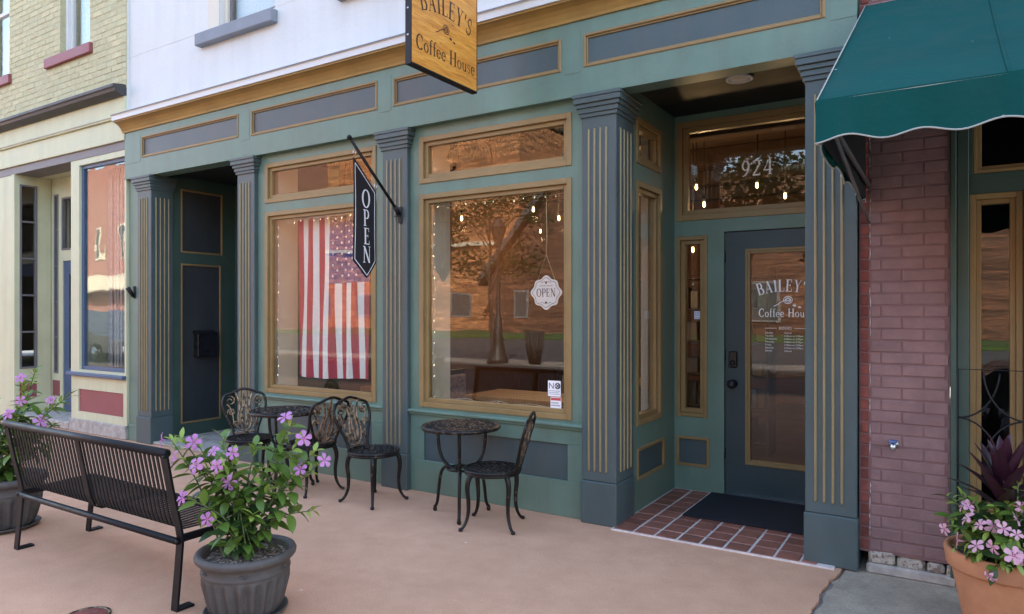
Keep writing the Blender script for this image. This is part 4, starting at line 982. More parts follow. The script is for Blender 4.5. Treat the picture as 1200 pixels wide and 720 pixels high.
# hanging bulbs
def bulb(x, y, z, lit):
    where = 'behind the transom numbered 924' if x > -2.3 and z > 2.4 else 'behind the narrow sidelight' if x > -2.5 else 'seen through the doorway side window' if x > -3 else 'deep in the cafe' if y > 4 else 'behind the OPEN plaque window' if x > -4.5 else 'behind the flag'
    t = thing('hanging_bulb', (x, y, z), 'bare warm bulb on a cable ' + where, 'bulb', 'hanging bulbs inside the cafe')
    build('cable', MB().tube([(x, y, z + .085), (x, y, 3.449)], .004, 5), 'cable', t); build('socket', MB().tube([(x, y, z + .03), (x, y, z + .09)], .014, 8), 'cable', t)
    build('glass_bulb', MB().lathe([(.004, -.028), (.012, -.019), (.015, -.005), (.012, .012), (.010, .034)], (x, y, z), 12), 'bulb_glow', t)
    if lit:
        ld = bpy.data.lights.new('bulb_light', 'POINT'); ld.energy = lit * .22; ld.color = (1, .62, .30); ld.shadow_soft_size = .05
        lo = bpy.data.objects.new('bulb_light', ld); COL.objects.link(lo); lo.parent = t; lo.location = (0, 0, -.12)
for (x, y, z, l) in ((-4.267, 2.8, 2.73, 14), (-3.916, 2.8, 2.60, 10), (-4.9, 2.2, 2.6, 12), (-3.7, 4.4, 2.7, 16), (-2.269, 2.8, 2.81, 0), (-2.187, 2.8, 2.62, 10), (-1.649, 2.8, 2.77, 0), (-1.38, 2.8, 2.64, 8), (-1.776, 3.4, 2.62, 0), (-5.2, 4.6, 2.7, 14), (-2.306, 2.8, 2.15, 0), (-2.96, 2.8, 2.315, 8)): bulb(x, y, z, l)
tl = thing('string_lights', (-1.8, 3.1, 2.5), 'tiny warm lights strung inside above the shop door', 'string lights', 'string lights round the shop windows')
rr = random.Random(77); path = [(lerp(-2.35, -1.2, k / 40), 3.1 + .06 * sin(k), 2.52 + .05 * sin(k * .5) + rr.uniform(-.02, .02)) for k in range(41)]
build('wire', MB().tube(path, .002, 4), 'cable', tl)
for k, p in enumerate(path):
    if rr.random() < .7: inst('bulb', bulb_glow_me, tl, (p[0], p[1], p[2] - rr.uniform(.0, .04)), (0, 0, 0), (rr.uniform(1.2, 2.0),) * 3)
# dried garland in the upper lights
def garland(x0, x1, y, z, n, label, seed):
    r = random.Random(seed); mb = MB(); mb.tube([(x0, y, z), ((x0 + x1) / 2, y, z - .02), (x1, y, z)], .008, 5)
    for _ in range(n):
        c = Vector((r.uniform(x0, x1), y + r.uniform(-.05, .05), z + r.uniform(-.03, .03))); d = Vector((r.uniform(-.7, .7), r.uniform(-.5, .5), -r.uniform(.2, 1))).normalized() * r.uniform(.07, .16)
        p = d.orthogonal().normalized() * .007; mb.add([c - p, c + p, c + d * .6 + p * .8, c + d, c + d * .6 - p * .8], [(0, 1, 2, 4), (4, 2, 3)])
    tag(build('garland', mb, 'garland', fixn=False), label, 'garland', 'garlands in the cafe')
garland(-3.62, -2.42, .32, 2.90, 420, 'dry green garland hanging behind the upper window above the OPEN plaque', 1); garland(-2.9, -2.0, 2.6, 2.32, 260, 'green garland hanging deeper inside the cafe', 2)

# ================================================================== BISTRO SET
def spiral(cx, cz, r0, turns, sgn, a0, x, n=22): return [(x(cz), cx + sgn * r0 * (1 - .8 * k / n) * cos(a0 + turns * 2 * pi * k / n), cz + r0 * (1 - .8 * k / n) * sin(a0 + turns * 2 * pi * k / n)) for k in range(n + 1)]
def make_chair():
    t = thing('bistro_chair', (0, 0, 0), 'x', 'chair', 'cast metal bistro chairs in front of the shop')
    bx = lambda h: -.180 - (h - .4) * .27
    mb = MB(); R_ = .195
    mb.tube([(R_ * cos(a), R_ * sin(a), .398) for a in [2 * pi * k / 36 for k in range(36)]], .012, 8, True)
    mb.tube([(R_ * .48 * cos(a), R_ * .48 * sin(a), .400) for a in [2 * pi * k / 24 for k in range(24)]], .007, 6, True)
    for sl in (1, -1):
        for k in range(-4, 5):
            o_ = k * .042; h = sqrt(max(0, R_ ** 2 - o_ ** 2)) - .004; c45 = sqrt(.5); pts = []
            for q in range(7):
                s_ = lerp(-h, h, q / 6); x_, y_ = o_, s_; pts.append(((x_ - sl * y_) * c45, (sl * x_ + y_) * c45, .400 + sl * .0012))
            mb.tube(pts, .0085, 5, flat=.5)
    mb.lathe([(.196, -.028), (.200, -.02), (.198, -.008), (.190, -.008)], (0, 0, .398), 36, cap=False)
    build('seat', mb, 'cast_iron', t)
    for k in range(4):
        a = pi / 4 + k * pi / 2; prof = [(.165, .385), (.195, .345), (.205, .28), (.195, .19), (.200, .10), (.228, .035), (.258, .012)]
        P = arc_pts([(r * cos(a), r * sin(a), z) for r, z in prof], 5); m_ = len(P)
        mb = MB(); mb.tube(P, [lerp(.021, .0105, min(1, i / m_ * 1.25)) for i in range(m_)], 8); mb.lathe([(.006, -.012), (.014, -.008), (.016, .0), (.012, .010)], (.258 * cos(a), .258 * sin(a), .0125), 10)
        build('leg', mb, 'cast_iron', t)
    half = [(.098, .395), (.105, .45), (.135, .53), (.172, .61), (.183, .675), (.170, .735), (.140, .758), (.105, .768), (.06, .786), (0, .800)]
    out = [(bx(h), u, h) for u, h in half] + [(bx(h), -u, h) for u, h in half[::-1][1:]]
    mb = MB(); mb.tube(arc_pts(out, 5), .0115, 8); build('back_frame', mb, 'cast_iron', t)
    mb = MB()
    cv = lambda L, r=.0085: mb.tube(arc_pts([(bx(h) + .002, u, h) for u, h in L], 5), r, 6)
    for s_ in (1, -1):
        cv([(0, .425), (s_ * .045, .475), (s_ * .058, .56), (s_ * .040, .64), (s_ * .052, .71), (s_ * .075, .772)], .0095)
        cv([(0, .425), (s_ * .020, .50), (s_ * .030, .58), (s_ * .012, .66), (s_ * .030, .72), (s_ * .052, .71)], .0085)
        cv([(s_ * .100, .42), (s_ * .060, .43), (s_ * .03, .42), (0, .425)], .008)
        cv([(s_ * .008, .43), (s_ * .012, .52), (s_ * .020, .60), (-s_ * .004, .70), (0, .798)], .007)
        mb.tube(spiral(s_ * .118, .700, .042, 1.35, s_, 1.2, lambda z: bx(z) + .003), .0075, 6)
        mb.tube(spiral(s_ * .112, .600, .036, 1.35, s_, -.6, lambda z: bx(z) + .003), .007, 6)
        mb.tube(spiral(s_ * .075, .500, .028, 1.25, s_, -1.0, lambda z: bx(z) + .003), .0065, 6)
        cv([(s_ * .15, .67), (s_ * .125, .645), (s_ * .10, .57), (s_ * .095, .52), (s_ * .06, .455)], .007)
    build('back_scrollwork', mb, 'cast_bronze', t)
    return t
ch0 = make_chair()
CH = [((-5.15, -.565), -28, 'bistro chair with bronze tulip back beside the left entry'), ((-4.53, -.42), 172, 'bistro chair turned towards the table under the flag window, back to back with another'),
      ((-3.86, -.385), -4, 'bistro chair between the two tables, its back to the flag window table'), ((-2.715, -.405), 201, 'bistro chair pulled up to the round table under the OPEN plaque window')]
for i, ((x, y), a, lb_) in enumerate(CH):
    c = ch0 if i == 0 else copy_tree(ch0)
    c.location = (x, y, 0); c.rotation_euler = (0, 0, radians(a)); c['label'] = lb_
def make_table():
    t = thing('bistro_table', (0, 0, 0), 'x', 'table', 'round bistro tables in front of the shop')
    R_ = .292; mb = MB(); zt_ = .665
    mb.lathe([(.0, -.006), (.28, -.006)], (0, 0, zt_), 48, cap=False); mb.lathe([(.0, -.014), (.28, -.014)], (0, 0, zt_), 48, cap=False)
    mb.lathe([(.272, -.016), (.288, -.026), (R_, -.018), (R_, -.006), (.286, .001), (.272, -.002)], (0, 0, zt_), 48, cap=False)
    for ring, (r0, r1, m_) in enumerate(((.03, .10, 8), (.105, .18, 14), (.185, .262, 22))):
        for k in range(m_):
            a = 2 * pi * (k + .5 * (ring % 2)) / m_; rm = (r0 + r1) / 2; w_ = pi * rm / m_ * .8
            P = [(r0, 0), (rm, w_), (r1, 0), (rm, -w_)]; loop = []
            for q in range(12):
                b_ = 2 * pi * q / 12; rr_ = rm + (r1 - r0) / 2 * cos(b_); tt = w_ * sin(b_); loop.append((rr_ * cos(a) - tt * sin(a), rr_ * sin(a) + tt * cos(a), zt_ - .004))
            mb.tube(loop, .0055, 5, True, flat=.7)
    for r_ in (.103, .183, .266): mb.tube([(r_ * cos(a), r_ * sin(a), zt_ - .003) for a in [2 * pi * k / 40 for k in range(40)]], .004, 5, True)
    build('table_top', mb, 'cast_table', t)
    for k in range(3):
        a = radians(35 + 120 * k)
        up = arc_pts([(r * cos(a), r * sin(a), z) for r, z in ((.205, .652), (.205, .58), (.195, .48), (.165, .40), (.115, .355), (.075, .345))], 5)
        lo = arc_pts([(r * cos(a), r * sin(a), z) for r, z in ((.085, .345), (.135, .345), (.175, .30), (.195, .20), (.210, .08), (.232, .03))], 5)
        mb = MB(); mb.tube(up, .0125, 8); mb.tube(lo, [lerp(.0135, .0115, i / len(lo)) for i in range(len(lo))], 8); mb.lathe([(.008, -.028), (.014, -.022), (.017, -.008), (.011, 0), (.015, .008), (.010, .016)], (.232 * cos(a), .232 * sin(a), .029), 10)
        build('leg', mb, 'cast_iron', t)
    mb = MB(); mb.tube([(.10 * cos(a), .10 * sin(a), .345) for a in [2 * pi * k / 24 for k in range(24)]], .009, 6, True)
    for k in range(6): a = pi * k / 3; mb.tube([(.1 * cos(a), .1 * sin(a), .346), (.05 * cos(a + .5), .05 * sin(a + .5), .352), (0, 0, .35)], .007, 5)
    build('lower_ring', mb, 'cast_iron', t)
    return t
tb0 = make_table(); tb1 = copy_tree(tb0)
tb0.location = (-3.045, -.33, 0); tb0.rotation_euler = (0, 0, radians(28)); tb0['label'] = 'round cast metal table under the window with the OPEN plaque'
tb1.location = (-4.765, -.50, 0); tb1.rotation_euler = (0, 0, radians(25)); tb1['label'] = 'round cast metal table under the flag window, among three chairs'

# ================================================================== BENCH
bench = thing('bench', (-4.07, -2.2, 0), 'black steel strap bench facing the shop', 'bench')
BXL, BXR = -4.975, -3.28
def ribbon(mb, pts, wd, th):
    """flat strip: width along x"""
    P = [Vector(p) for p in pts]; vs_ = []
    for i, p in enumerate(P):
        d = (P[min(i + 1, len(P) - 1)] - P[max(i - 1, 0)]).normalized(); n_ = Vector((0, -d.z, d.y)) * th / 2
        vs_ += [p + n_ + Vector((-wd / 2, 0, 0)), p + n_ + Vector((wd / 2, 0, 0)), p - n_ + Vector((wd / 2, 0, 0)), p - n_ + Vector((-wd / 2, 0, 0))]
    F = [(0, 3, 2, 1), tuple(len(vs_) - 4 + k for k in range(4))]
    for i in range(len(P) - 1):
        for k in range(4): F.append((4 * i + k, 4 * i + (k + 1) % 4, 4 * i + 4 + (k + 1) % 4, 4 * i + 4 + k))
    mb.add(vs_, F)
prof = [(-2.462, .792), (-2.425, .60), (-2.395, .45), (-2.378, .405), (-2.345, .388), (-2.25, .385), (-2.10, .392), (-1.975, .396), (-1.95, .385), (-1.945, .36)]
sl = MB(); ribbon(sl, [(0, y, z) for y, z in prof], .0185, .005); slm = mesh_only('slat', sl, 'metal_black')
ns = 43
for k in range(ns): inst('slat', slm, bench, (lerp(BXL + .045, BXR - .045, k / (ns - 1)), 0, 0))
for x in (BXL, BXR):
    mb = MB(); ribbon(mb, [(x, -2.475, .815), (x, -2.435, .60), (x, -2.395, .42), (x, -2.385, .36), (x, -2.398, .20), (x, -2.415, .012)], .05, .012)
    ribbon(mb, [(x, -2.421, .006), (x, -2.325, .006)], .05, .012); mb.v = [(q[0] + (0), q[1], q[2]) for q in mb.v]
    build('rear_leg', mb, 'metal_black', bench)
    mb = MB(); ribbon(mb, [(x, -1.955, .375), (x, -1.965, .20), (x, -1.985, .012)], .05, .012); ribbon(mb, [(x, -1.99, .006), (x, -1.90, .006)], .05, .012); build('front_leg', mb, 'metal_black', bench)
    build('seat_bracket', MB().box(x - .008, x + .008, -2.39, -1.96, .335, .375, .004), 'metal_black', bench)
    for (y, z) in ((-2.405, .350), (-2.474, .785)): build('bolt', MB().tube([(x + .018, y - .004, z), (x + .018, y - .016, z)], .009, 10), 'metal_black', bench)
for (y, z) in ((-2.402, .345), (-1.965, .365)): build('rail', MB().tube([(BXL, y, z), (BXR, y, z)], .017, 12), 'metal_black', bench)
build('top_rail', MB().tube([(BXL - .02, -2.470, .800), (BXR + .02, -2.470, .800)], .022, 14), 'metal_black', bench)
mb = MB(); ribbon(mb, [((BXL + BXR) / 2, y - (.008 if z > .42 else 0), z - (.010 if z < .42 else 0)) for y, z in prof[:9]], .05, .010); build('centre_strap', mb, 'metal_black', bench)

# ================================================================== PLANTS
def leaf_mesh(name, L, W, mat, fold=.25, curl=.25, n=6):
    mb = MB(); vs_ = []
    for i in range(n + 1):
        t = i / n; w_ = W / 2 * (sin(pi * t ** .85) ** .8 if 0 < t < 1 else 0); z = -curl * L * t * t
        vs_ += [(L * t, -w_, z + fold * w_), (L * t, 0, z), (L * t, w_, z + fold * w_)]
    mb.add(vs_, [f for i in range(n) for f in ((3 * i, 3 * i + 3, 3 * i + 4, 3 * i + 1), (3 * i + 1, 3 * i + 4, 3 * i + 5, 3 * i + 2))], 0, True)
    return mesh_only(name, mb, mat)
def flower_mesh(name, r, mat, cup=.30):
    mb = MB()
    for k in range(5):
        a = 2 * pi * k / 5; vs_ = []
        for i, (t, w_) in enumerate(((.10, .05), (.35, .17), (.65, .30), (.88, .27), (1.0, .10))):
            z = cup * r * (t - .9 * t * t) * 1.6; tw = .06 * r
            for s_ in (-1, 0, 1):
                q = Vector((t * r - (.05 * r if s_ and t > .9 else 0), s_ * w_ * r, z + (tw * s_ * t) - (.04 * r if s_ == 0 else 0))); vs_.append((q.x * cos(a) - q.y * sin(a), q.x * sin(a) + q.y * cos(a), q.z))
        mb.add(vs_, [f for i in range(4) for f in ((3 * i, 3 * i + 3, 3 * i + 4, 3 * i + 1), (3 * i + 1, 3 * i + 4, 3 * i + 5, 3 * i + 2))], 0, True)
    mb.add([(.17 * r * cos(a), .17 * r * sin(a), .07 * r) for a in [2 * pi * k / 10 for k in range(10)]] + [(0, 0, -.03 * r)], [(k, (k + 1) % 10, 10) for k in range(10)], 1, True)
    mb.tube([(0, 0, -.55 * r), (0, 0, -.25 * r), (0, 0, .02 * r)], [.05 * r, .07 * r, .13 * r], 6, mi=0)
    return mesh_only(name, mb, [mat, 'petal_heart'])
LV = [leaf_mesh('leaf', .105, .050, 'leaf'), leaf_mesh('leaf', .095, .046, 'leaf', .1, .45), leaf_mesh('leaf', .11, .044, 'leaf', .35, .1)]
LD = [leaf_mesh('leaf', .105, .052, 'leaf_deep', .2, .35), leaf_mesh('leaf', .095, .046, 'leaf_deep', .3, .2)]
LY = [leaf_mesh('leaf', .07, .030, 'leaf_young', .4, .15), leaf_mesh('leaf', .065, .026, 'leaf_young', .3, .3)]
FV = [flower_mesh('flower', .043, 'petal_violet', .35), flower_mesh('flower', .040, 'petal_violet', .75), flower_mesh('flower', .034, 'petal_violet', 1.5), flower_mesh('flower', .030, 'petal_violet', 2.4)]
FPk = [flower_mesh('flower', .040, 'petal_pink', .3), flower_mesh('flower', .036, 'petal_pink', .65), flower_mesh('flower', .030, 'petal_pink', 1.5), flower_mesh('flower', .026, 'petal_pink', 2.4)]
CR, SRt = Vector((cos(radians(32.2)), sin(radians(32.2)), 0)), Vector((sin(radians(32.2)), -cos(radians(32.2)), 0))   # along and across the pavement diagonal
def orient(d, roll=0, face=None):
    """rotation whose X axis is d (leaf) """
    d = d.normalized(); up = Vector((0, 0, 1)); y = up.cross(d)
    y = y.normalized() if y.length > 1e-4 else Vector((0, 1, 0)); z = d.cross(y)
    return (Matrix((d, y, z)).transposed().to_3x3() @ Matrix.Rotation(roll, 3, 'X')).to_euler()
def face_rot(d, spin): return (d.to_track_quat('Z', 'Y').to_matrix() @ Matrix.Rotation(spin, 3, 'Z')).to_euler()
def shrub(parent, base, tips, leaves, rnd, step=.034, tipyoung=.82, spread=.09, scale=1.0, deep=LD, budget=290, flower=None):
    """stems from the soil to each tip, paired leaves along them, a tuft and often a flower at the tip"""
    cnt = 0; stems = MB(); rest_ = {}; jobs = []
    for (tip, fl_) in tips:
        b0 = base + Vector((rnd.uniform(-spread, spread), rnd.uniform(-spread, spread), 0)); tip = Vector(tip)
        mid = b0.lerp(tip, .5) + Vector((rnd.uniform(-.03, .03), rnd.uniform(-.03, .03), .06)); P = arc_pts([b0, mid, tip], 10)
        stems.tube(P, [lerp(.0055, .0025, i / (len(P) - 1)) for i in range(len(P))], 5)
        L = sum((P[i + 1] - P[i]).length for i in range(len(P) - 1)); m_ = max(3, int(L / step)); ang = rnd.uniform(0, 6)
        for k in range(m_):
            f = .05 + .95 * (k + 1) / m_; q = f * (len(P) - 1); i0 = min(int(q), len(P) - 2); p = P[i0].lerp(P[i0 + 1], q - i0); ax = (P[i0 + 1] - P[i0]).normalized(); ang += 1.57 + rnd.uniform(-.35, .35)
            for h in (0, pi):
                side_ = ax.orthogonal().normalized(); side_ = Matrix.Rotation(ang + h, 3, ax) @ side_
                young = f > tipyoung; d = (side_ * (.8 if not young else .5) + ax * rnd.uniform(.15, .55 if not young else 1.0) + Vector((0, 0, rnd.uniform(-.35, .25))))
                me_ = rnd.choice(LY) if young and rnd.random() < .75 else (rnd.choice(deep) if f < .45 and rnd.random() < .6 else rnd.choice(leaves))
                s_ = rnd.uniform(.75, 1.2) * scale * (1 if f < tipyoung else .85); jobs.append((me_, p.copy(), orient(d, rnd.uniform(-.5, .5)), s_))
        if fl_ is not None:
            d = Vector(fl_) + Vector((rnd.uniform(-.35, .35), rnd.uniform(-.35, .35), rnd.uniform(-.3, .3))); s_ = rnd.uniform(.82, 1.15) * max(scale, .95); inst('flower', flower[rnd.choices((0, 1, 2, 3), (5, 4, 1.5, .8))[0]], parent, tip + d.normalized() * .045, face_rot(d, rnd.uniform(0, 6)), (s_, s_, s_))
    build('stems', stems, 'stem', parent)
    jobs.sort(key=lambda j: (Vector((0, -4.46, 1.5)) - j[1]).length)      # the leaves on the street side show largest
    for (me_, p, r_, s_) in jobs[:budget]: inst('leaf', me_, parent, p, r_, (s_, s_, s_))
    for (me_, p, r_, s_) in jobs[budget:]:
        mb = rest_.setdefault(me_.materials[0].name, MB()); M_ = r_.to_matrix() * s_
        mb.add([M_ @ v.co + p for v in me_.vertices], [tuple(q.vertices) for q in me_.polygons], 0, True)
    for k_, mb in rest_.items(): o_ = build('inner_leaves', mb, k_, parent, fixn=False); o_['kind'] = 'stuff'
def fluted_pot(parent, c, s=1.0):
    P = [(.115, .012), (.150, .014), (.160, .03), (.168, .055), (.178, .09), (.188, .13), (.196, .165), (.203, .195), (.206, .212), (.205, .216), (.211, .222), (.211, .232), (.206, .238), (.210, .262), (.212, .272), (.228, .280), (.238, .292), (.240, .306), (.234, .318), (.220, .323), (.206, .318), (.198, .300), (.195, .272)]
    def mod(i, a):
        if 2 <= i <= 7: return .0115 * sin(a * 22 + .25 * sin(i * 1.4)) * (1 if 3 <= i <= 6 else .5)
        return 0
    mb = MB(); mb.lathe([(r * s, z * s) for r, z in P], c, 144, mod=lambda i, a: mod(i, a) * s, cap=False); mb.lathe([(0, .0125 * s), (.115 * s, .012 * s)], c, 24, cap=False)
    o = build('pot', mb, 'pot_grey', parent, fixn=True)
    mb = MB()
    for k in range(6):
        a0 = k * pi / 3 + .35
        for q in range(-2, 3):
            a = a0 + q * .05; r = .211 * s; mb.tube([(c[0] + r * cos(a0 + q * .012), c[1] + r * sin(a0 + q * .012), c[2] + .243 * s), (c[0] + r * cos(a), c[1] + r * sin(a), c[2] + (.262 - abs(q) * .005) * s)], [.003 * s, .0045 * s], 5)
    build('shell_relief', mb, 'pot_grey', o)
    build('saucer', MB().lathe([(.0, .004), (.165 * s, .004), (.185 * s, .012), (.200 * s, .030), (.194 * s, .032), (.178 * s, .016), (.0, .0115)], c, 48, cap=False), 'pot_grey', parent)
    mb = MB(); nr, na = 10, 40; rs_ = random.Random(8)
    mb.add([(c[0] + .199 * s * i / nr * cos(2 * pi * k / na), c[1] + .199 * s * i / nr * sin(2 * pi * k / na), c[2] + .284 * s + .012 * cos(i / nr * 1.6) + rs_.uniform(-.003, .003)) for i in range(nr + 1) for k in range(na)], [(i * na + k, i * na + (k + 1) % na, (i + 1) * na + (k + 1) % na, (i + 1) * na + k) for i in range(nr) for k in range(na)], 0, True); build('soil', mb, 'soil', parent)
def pl(c, u, w_, z): return Vector(c) + CR * u + SRt * w_ + Vector((0, 0, z))     # u along CR, w towards the street
PC1 = (-2.965, -2.235, 0); p1 = thing('potted_plant', PC1, 'violet flowering shrub in a fluted grey pot at the end of the bench', 'potted plant'); fluted_pot(p1, PC1, 1.0)
toS = SRt
def fdir(u, w_, z): return CR * u + SRt * w_ + Vector((0, 0, z))
tips = [(pl(PC1, -.36, .02, .86), fdir(-.9, .5, .3)), (pl(PC1, -.22, .05, .85), fdir(-.1, .9, .5)), (pl(PC1, -.265, .08, .775), fdir(-.6, .8, .3)), (pl(PC1, -.165, .10, .74), fdir(-.3, .9, .4)), (pl(PC1, -.10, .08, .79), fdir(-.3, .8, .6)),
        (pl(PC1, -.035, .06, .80), fdir(.2, .9, .5)), (pl(PC1, -.065, .12, .755), fdir(0, 1, .3)), (pl(PC1, -.21, .14, .60), fdir(-.4, .9, .2)), (pl(PC1, -.10, .16, .52), fdir(-.2, 1, .1)), (pl(PC1, .195, -.05, .93), fdir(-.2, .8, .6)),
        (pl(PC1, .27, .0, .855), fdir(.4, .8, .4)), (pl(PC1, .285, .02, .70), fdir(-.2, .9, .4)), (pl(PC1, .365, .0, .745), fdir(.5, .7, .5)), (pl(PC1, -.05, .05, .67), fdir(-.1, 1, .1)),
        (pl(PC1, -.31, .02, .87), None), (pl(PC1, .21, -.02, .92), None), (pl(PC1, .34, .0, .80), None), (pl(PC1, -.14, -.05, .86), None), (pl(PC1, .02, -.08, .82), None), (pl(PC1, .06, .02, .70), None), (pl(PC1, .14, .05, .62), None), (pl(PC1, .34, .04, .52), None), (pl(PC1, .08, .12, .52), None), (pl(PC1, -.2, -.1, .6), None)]
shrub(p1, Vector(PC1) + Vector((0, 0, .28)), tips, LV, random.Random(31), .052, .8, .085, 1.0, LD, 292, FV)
PC2 = (-5.56, -2.26, 0); p2 = thing('potted_plant', PC2, 'violet flowering shrub in a grey pot behind the bench', 'potted plant'); fluted_pot(p2, PC2, 1.12)
tips = [(pl(PC2, 0.18, .05, 1.02), fdir(.2, .9, .5)), (pl(PC2, 0.36, .0, .86), fdir(.2, .9, .5)), (pl(PC2, 0.00, .08, .86), fdir(-.4, .9, .3)), (pl(PC2, 0.15, .1, .78), fdir(0, 1, .4)), (pl(PC2, 0.18, .06, .89), fdir(.1, 1, .3)), (pl(PC2, -0.06, .0, .74), fdir(-.5, .8, .2)), (pl(PC2, 0.30, .05, .74), fdir(.3, .9, .3)),
        (pl(PC2, 0.22, 0, 1.07), None), (pl(PC2, 0.44, 0, .90), None), (pl(PC2, 0.10, -.05, .8), None), (pl(PC2, 0.30, -.08, .7), None), (pl(PC2, 0.02, .1, .6), None), (pl(PC2, 0.38, .08, .6), None), (pl(PC2, 0.20, .16, .55), None)]
shrub(p2, Vector(PC2) + Vector((0, 0, .31)), tips, LV, random.Random(5), .042, .75, .09, 1.1, LD, 200, FV)
# terracotta pot with cordyline and pink flowers
PC3 = (.228, -.455, -.006); p3 = thing('potted_plant', PC3, 'dark purple spiky plant over pink flowers in a terracotta pot', 'potted plant')
mb = MB(); mb.lathe([(.0, .001), (.165, .001), (.172, .012), (.225, .285), (.226, .290), (.243, .293), (.247, .302), (.256, .368), (.252, .380), (.236, .382), (.228, .372), (.222, .32), (.0, .318)], PC3, 64, cap=False); build('pot', mb, 'terracotta', p3)
build('soil', MB().lathe([(.0, .340), (.12, .338), (.226, .330)], PC3, 40, cap=False), 'soil', p3)
BL = []
for (L, W, c_) in ((.31, .072, .10), (.28, .066, .3), (.30, .06, .45)):
    mb = MB(); n_ = 10; vs_ = []
    for i in range(n_ + 1):
        t = i / n_; w_ = W / 2 * (min(1, .25 + t * 2.2) if t < .55 else max(0, (1 - t) / .45) ** .7); z = -c_ * L * t ** 2.4
        vs_ += [(L * t, -w_, z + .3 * w_), (L * t, 0, z), (L * t, w_, z + .3 * w_)]
    mb.add(vs_, [f for i in range(n_) for f in ((3 * i, 3 * i + 3, 3 * i + 4, 3 * i + 1), (3 * i + 1, 3 * i + 4, 3 * i + 5, 3 * i + 2))], 0, True); BL.append(mesh_only('blade_leaf', mb, 'leaf_purple'))
rp = random.Random(17); cb = Vector(PC3) + Vector((-.015, .02, .34))
build('cordyline_stem', MB().tube([cb, cb + Vector((0, 0, .30))], [.018, .012], 8), 'stem_red', p3)
for k in range(26):
    a = k * 2.4; el = lerp(.62, 1.45, (k / 25) ** .8); d = Vector((cos(a) * cos(el), sin(a) * cos(el), sin(el))); s_ = rp.uniform(.72, 1.0)
    inst('blade_leaf', BL[0] if el > 1.0 else rp.choice(BL), p3, cb + Vector((0, 0, .20 + .12 * k / 25)), orient(d, rp.uniform(-.2, .2)), (s_, s_, s_))
tips = []
for q in ((.023, -.535, .639), (.033, -.595, .566), (-.011, -.615, .5), (.091, -.675, .536), (.137, -.715, .524), (.14, -.655, .558), (.179, -.695, .537), (.192, -.745, .489), (.17, -.755, .379), (.248, -.725, .508), (.246, -.755, .413), (.224, -.555, .632), (.275, -.505, .738), (.074, -.555, .575), (.206, -.655, .565), (.271, -.735, .467), (.11, -.73, .43), (.06, -.70, .46), (.22, -.76, .45), (.33, -.68, .5), (.40, -.6, .55), (.36, -.72, .43)):
    q = Vector(q); d = Vector((q.x - PC3[0], q.y - PC3[1], .12)); d.y = min(d.y, -.12); tips.append((q - d.normalized() * .03, d))
for (dx, dy, z) in ((-.24, -.02, .60), (-.22, -.10, .52), (-.15, -.18, .52), (-.08, -.22, .46), (.0, -.24, .50), (.08, -.24, .44), (.16, -.2, .5), (.22, -.1, .5), (-.16, .08, .56), (.0, .2, .55), (.14, .12, .58), (-.05, -.1, .60), (.06, -.12, .60), (-.13, -.05, .60), (-.20, -.16, .40), (-.02, -.28, .39), (.1, -.28, .36), (.22, -.2, .4), (-.12, -.25, .41)):
    tips.append((Vector((PC3[0] + dx, PC3[1] + dy, z)), None))
shrub(p3, Vector(PC3) + Vector((0, 0, .34)), tips, LD + LV[:1], random.Random(12), .042, .72, .12, .80, LD, 295, FPk)
# iron grille in front of the right-hand window
gr = thing('iron_grille', (.3, -.02, .1), 'thin black iron trellis with curved bars behind the terracotta pot', 'trellis')
GX0, GX1, GZ1, GYg = .035, .60, 1.19, -.02
mb = MB(); mb.tube([(GX0, GYg, -.005), (GX0, GYg, GZ1), (GX1, GYg, GZ1), (GX1, GYg, -.005)], .0055, 6); build('frame', mb, 'metal_black', gr)
for (x0, sg2) in ((GX0, 1), (GX0 + .30, 1), (GX0 + .30, -1), (GX1, -1)):
    for s_ in (1, -1):
        P = [(x0 + sg2 * .30 * sin(t) * .62, GYg + .004 * sg2, .93 + s_ * (1 - cos(t)) * .26) for t in [k / 10 * 1.5 for k in range(11)]]; build('curved_bar', MB().tube(P, .005, 6), 'metal_black', gr)
# doormat and utility cover
mat_ = build('door_mat', MB().box(-1.645, -.80, .47, 1.205, .0165, .028, .006), 'mat_rubber'); tag(mat_, 'black doormat on the red tiles before the door', 'doormat')
cv_ = thing('utility_cover', (-3.60, -2.70, 0), 'small round rusty metal cover set in the sidewalk by the bench', 'cover')
build('ring', MB().lathe([(.105, .001), (.105, .006), (.092, .006), (.090, .003)], (-3.59, -2.68, 0), 36, cap=False), 'cast_bronze', cv_); build('lid', MB().lathe([(.0, .005), (.088, .005), (.09, .001)], (-3.59, -2.68, 0), 36, cap=False), 'raw_brick', cv_)

# ================================================================== ACROSS THE STREET (seen in the glass)
ob = thing('brick_warehouse', (-46, -42, 0), 'tall sunlit orange brick building across the street', 'building')
HB_ = [(-60 + k * 5.2, -57.9 + k * 5.2, 1.0, 3.0) for k in range(6)]
build('wall', MB().box(-66, -27.5, -52, -40, -.2, 22, 0), 'far_brick', ob); build('parapet', MB().box(-66.2, -27.3, -52.2, -39.8, 22, 22.4, .05), 'facade_cream', ob)
for (a, b, c, d) in HB_:
    mb = MB(); frame(mb, 'x', a, b, c, d, .14, -39.95, -40.1, .01); o = build('window', mb, 'grey_frame', ob); build('pane', MB().box(a + .1, b - .1, -39.99, -39.985, c + .1, d - .1, 0), 'roof_dark', o)
for x in (-62, -54.2, -46.4, -38.6, -30.8): build('pier', MB().box(x, x + .8, -40.0, -39.75, -.2, 21.9, .02), 'far_brick', ob)
build('ledge', MB().box(-66, -27.5, -39.999, -39.7, 6.6, 6.9, .03), 'facade_cream', ob)
gb = thing('gabled_building', (-20, -38, 0), 'shade toned brick building with a steep dark gable across the street', 'building')
